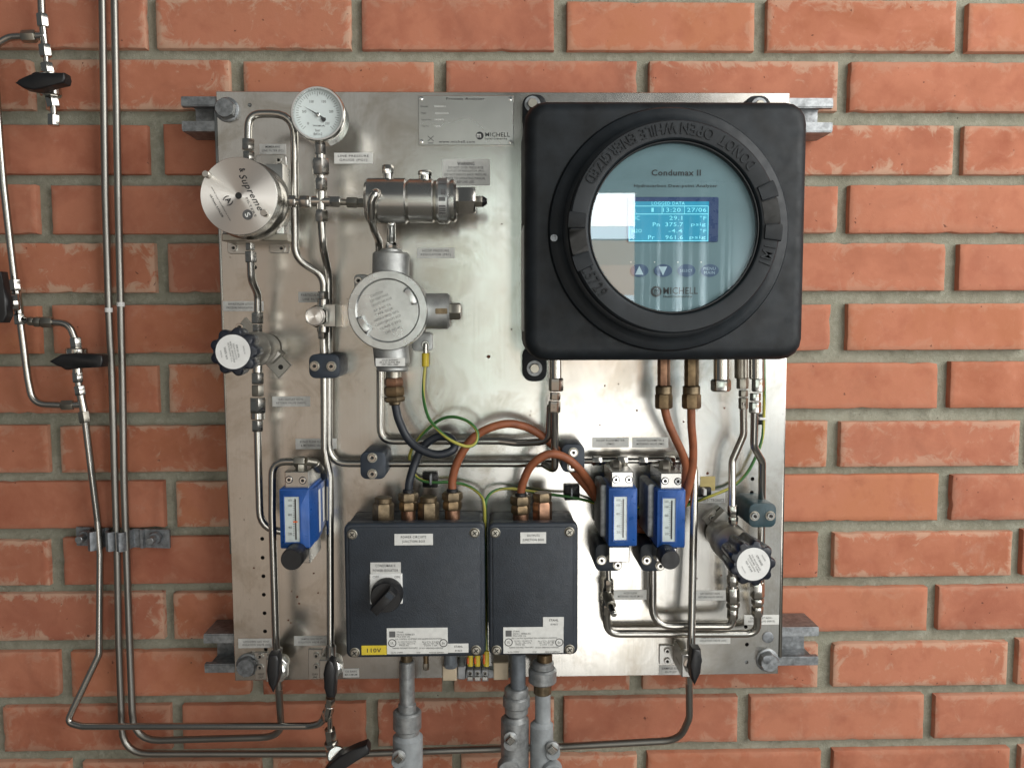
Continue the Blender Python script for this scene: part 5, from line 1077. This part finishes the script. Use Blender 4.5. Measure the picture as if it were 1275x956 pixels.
    # facia behind the glass
    hx = .1700; cf = Vector((c0.x, -hx, c0.z))
    fc = obj('facia', lathe(NEW(), cf, a, [(0, 0), (.0751, 0)], 96), M['facia'], t); e = hx+.0004
    lettering(fc, [('Condumax II', 842, 215.2, 61, 7.5, e, dict(bold=.018)), ('Hydrocarbon Dew-point Analyzer', 841.5, 232, 103, 4.6, e, dict(bold=.012)), ('MICHELL', 847.5, 362, 43, 8.5, e, dict(bold=.012)), ('Instruments', 844, 369, 36, 3.2, e, dict(bold=.02))])
    bm = NEW(); lathe(bm, W(817, 363, e), a, [(4.2*U(e), 0), (6.8*U(e), 0)], 28); obj('emblem', bm, M['ink'], fc)
    lettering(fc, [('m', 817, 363.5, 5.5, 6.5, e, dict(bold=.012))], 'ink', 'emblem_letter')
    fr = obj('display_frame', slab(NEW(), 781, 245.5, 894.5, 301.5, hx, hx+.0012, .0015, .0003, 1), M['lcdframe'], fc)
    lc = obj('display', slab(NEW(), 783, 251, 882.5, 301, hx+.0010, hx+.0018), M['lcd'], fc); e2 = hx+.0021
    tx = [('LOGGED DATA', 832, 253.3, 41, 4), ('1', 812.5, 261.5, 3, 5), ('13:20', 836.5, 261.5, 22, 5), ('27/06', 867.5, 261.5, 24, 5), ('HC', 792, 271.5, 9, 5), ('29.1', 841.5, 271.5, 16, 5), ('°F', 875.5, 271.5, 8, 5), ('Pn', 817, 279.5, 8.5, 5), ('375.7', 839.5, 279.5, 22, 5), ('psig', 869.5, 280, 18, 5), ('H2O', 793, 287.5, 12, 4.5), ('-4.4', 841, 287.5, 17, 4.5), ('°F', 875.5, 287.5, 8, 4.5), ('Pr', 811, 295.5, 8, 5), ('961.6', 839.5, 295.5, 22, 5), ('psig', 868.5, 296, 20, 5)]
    lettering(lc, [(s, x, y, w, hh, e2, dict(bold=.004)) for s, x, y, w, hh in tx], 'lcdtext', 'display_characters')
    bars(lc, [(783, 256.3, 882, 257.2), (783, 266.2, 882, 267.1), (783, 299.6, 882, 300.5), (881.2, 257.2, 882, 299.6), (783, 257.2, 783.8, 299.6), (824, 257.2, 824.7, 266.2), (852, 257.2, 852.7, 266.2)], e2, 'lcdtext', 'display_rules')
    for i, (x, s) in enumerate(((796, 'u'), (825.5, 'd'), (854.5, 'SELECT'), (883.5, 'MENU\nMAIN'))):
        p = W(x, 337, hx); bm = NEW(); n = 36; top = [bm.verts.new(p+Vector((11.2*U(hx)*math.cos(2*math.pi*k/n), -.0008, 7.8*U(hx)*math.sin(2*math.pi*k/n)))) for k in range(n)]; lo = [bm.verts.new(v.co+Vector((0, .0008, 0))) for v in top]
        bm.faces.new(top)
        for k in range(n): bm.faces.new((top[k], lo[k], lo[(k+1) % n], top[(k+1) % n]))
        b = obj('button', bm, M['button'], fc); eb = hx+.0010
        if s in 'ud':
            sg = 1 if s == 'u' else -1; bm = NEW(); bm.faces.new([bm.verts.new(W(xx, yy, eb)) for xx, yy in ((x, 337-6*sg), (x+5.2, 337+5*sg), (x-5.2, 337+5*sg))]); obj('button_mark', bm, M['buttonmark'], fc)
        else: lettering(fc, [(s, x, 337, 15, 3.2 if '\n' not in s else 8.5, eb)], 'buttonmark', 'button_lettering')
        obj('indicator', disc_bolt(NEW(), x-10.5, 326.5, hx, [(.0006, 0), (.0006, .0004), (0, .0004)], 12), M['white'], fc)
    obj('window_glass', lathe(NEW(), c0, a, [(0, .0278), (.0758, .0278)], 96), M['glass'], t)
    # white label on the left flank
    l, r_, b_, tp = rect(653.5, 284, 700, 412, .10); lx = rect(653.5, 124, 1005.5, 448.8, h1)[0]
    bm = NEW(); bmesh.ops.create_cube(bm, size=1, matrix=Matrix.Translation((lx-.0003, -.098, (b_+tp)/2)) @ Matrix.Diagonal((.0006, .056, tp-b_, 1))); obj('flank_label', bm, M['white'], t)
    return t
analyzer()
# unions under the analyzer
HU = .104
def under(label, segs, name='tube_fitting', cat='fitting', group='unions and glands under the analyzer'): return fitting(label, segs, name, cat, group)
under('steel union with two tubes at the left end below the analyzer', [('cyl', 692, 440, HU, 692, 472, HU, 15), ('hex', 692.3, 470.5, HU, 692.3, 487, HU, 18.5), ('hex', 691.5, 488.5, HU, 691, 498, HU, 13.5), ('hex', 690.5, 499, HU, 690, 513.5, HU, 15.5)])
under('left brass gland with orange cable under the analyzer', [('hex', 826.5, 440, HU, 826.5, 481, HU, 16, 'upper_nut', 'copper'), ('cyl', 826.5, 480, HU, 826.5, 491, HU, 21, 'collar', 'brassold'), ('hex', 826.5, 490, HU, 826.5, 508.5, HU, 22, 'nut', 'brass')], 'cable_gland', 'cable gland')
under('right brass gland with orange cable under the analyzer', [('hex', 861, 440, HU, 861, 481, HU, 18, 'upper_nut', 'brass'), ('cyl', 861, 480, HU, 861, 491, HU, 22, 'collar', 'brassold'), ('hex', 861, 490, HU, 861, 508.5, HU, 24, 'nut', 'brass')], 'cable_gland', 'cable gland')
under('plugged steel union right of the brass glands under the analyzer', [('cyl', 898, 440, HU, 898, 474, HU, 19), ('hex', 897.5, 472, HU, 897.5, 487, HU, 25)])
under('rear dark steel union under the right corner of the analyzer', [('cyl', 923, 440, .086, 923, 471, .086, 17, 'body', 'fitdark'), ('hex', 924.5, 469, .086, 924.5, 484, .086, 15, 'nut', 'fitdark'), ('hex', 925.5, 485.5, .087, 925.5, 494, .087, 11.5, 'nut', 'fitdark'), ('hex', 925.5, 495, .087, 925.5, 509, .087, 12, 'nut', 'fitdark')])
under('front bright steel union under the right corner of the analyzer', [('cyl', 942, 440, .106, 942, 472, .106, 18.5), ('hex', 944, 470.5, .106, 944, 487.5, .106, 16), ('hex', 940.5, 489, .105, 940.5, 499, .105, 13.5), ('hex', 940, 500, .105, 940, 514, .105, 15)])
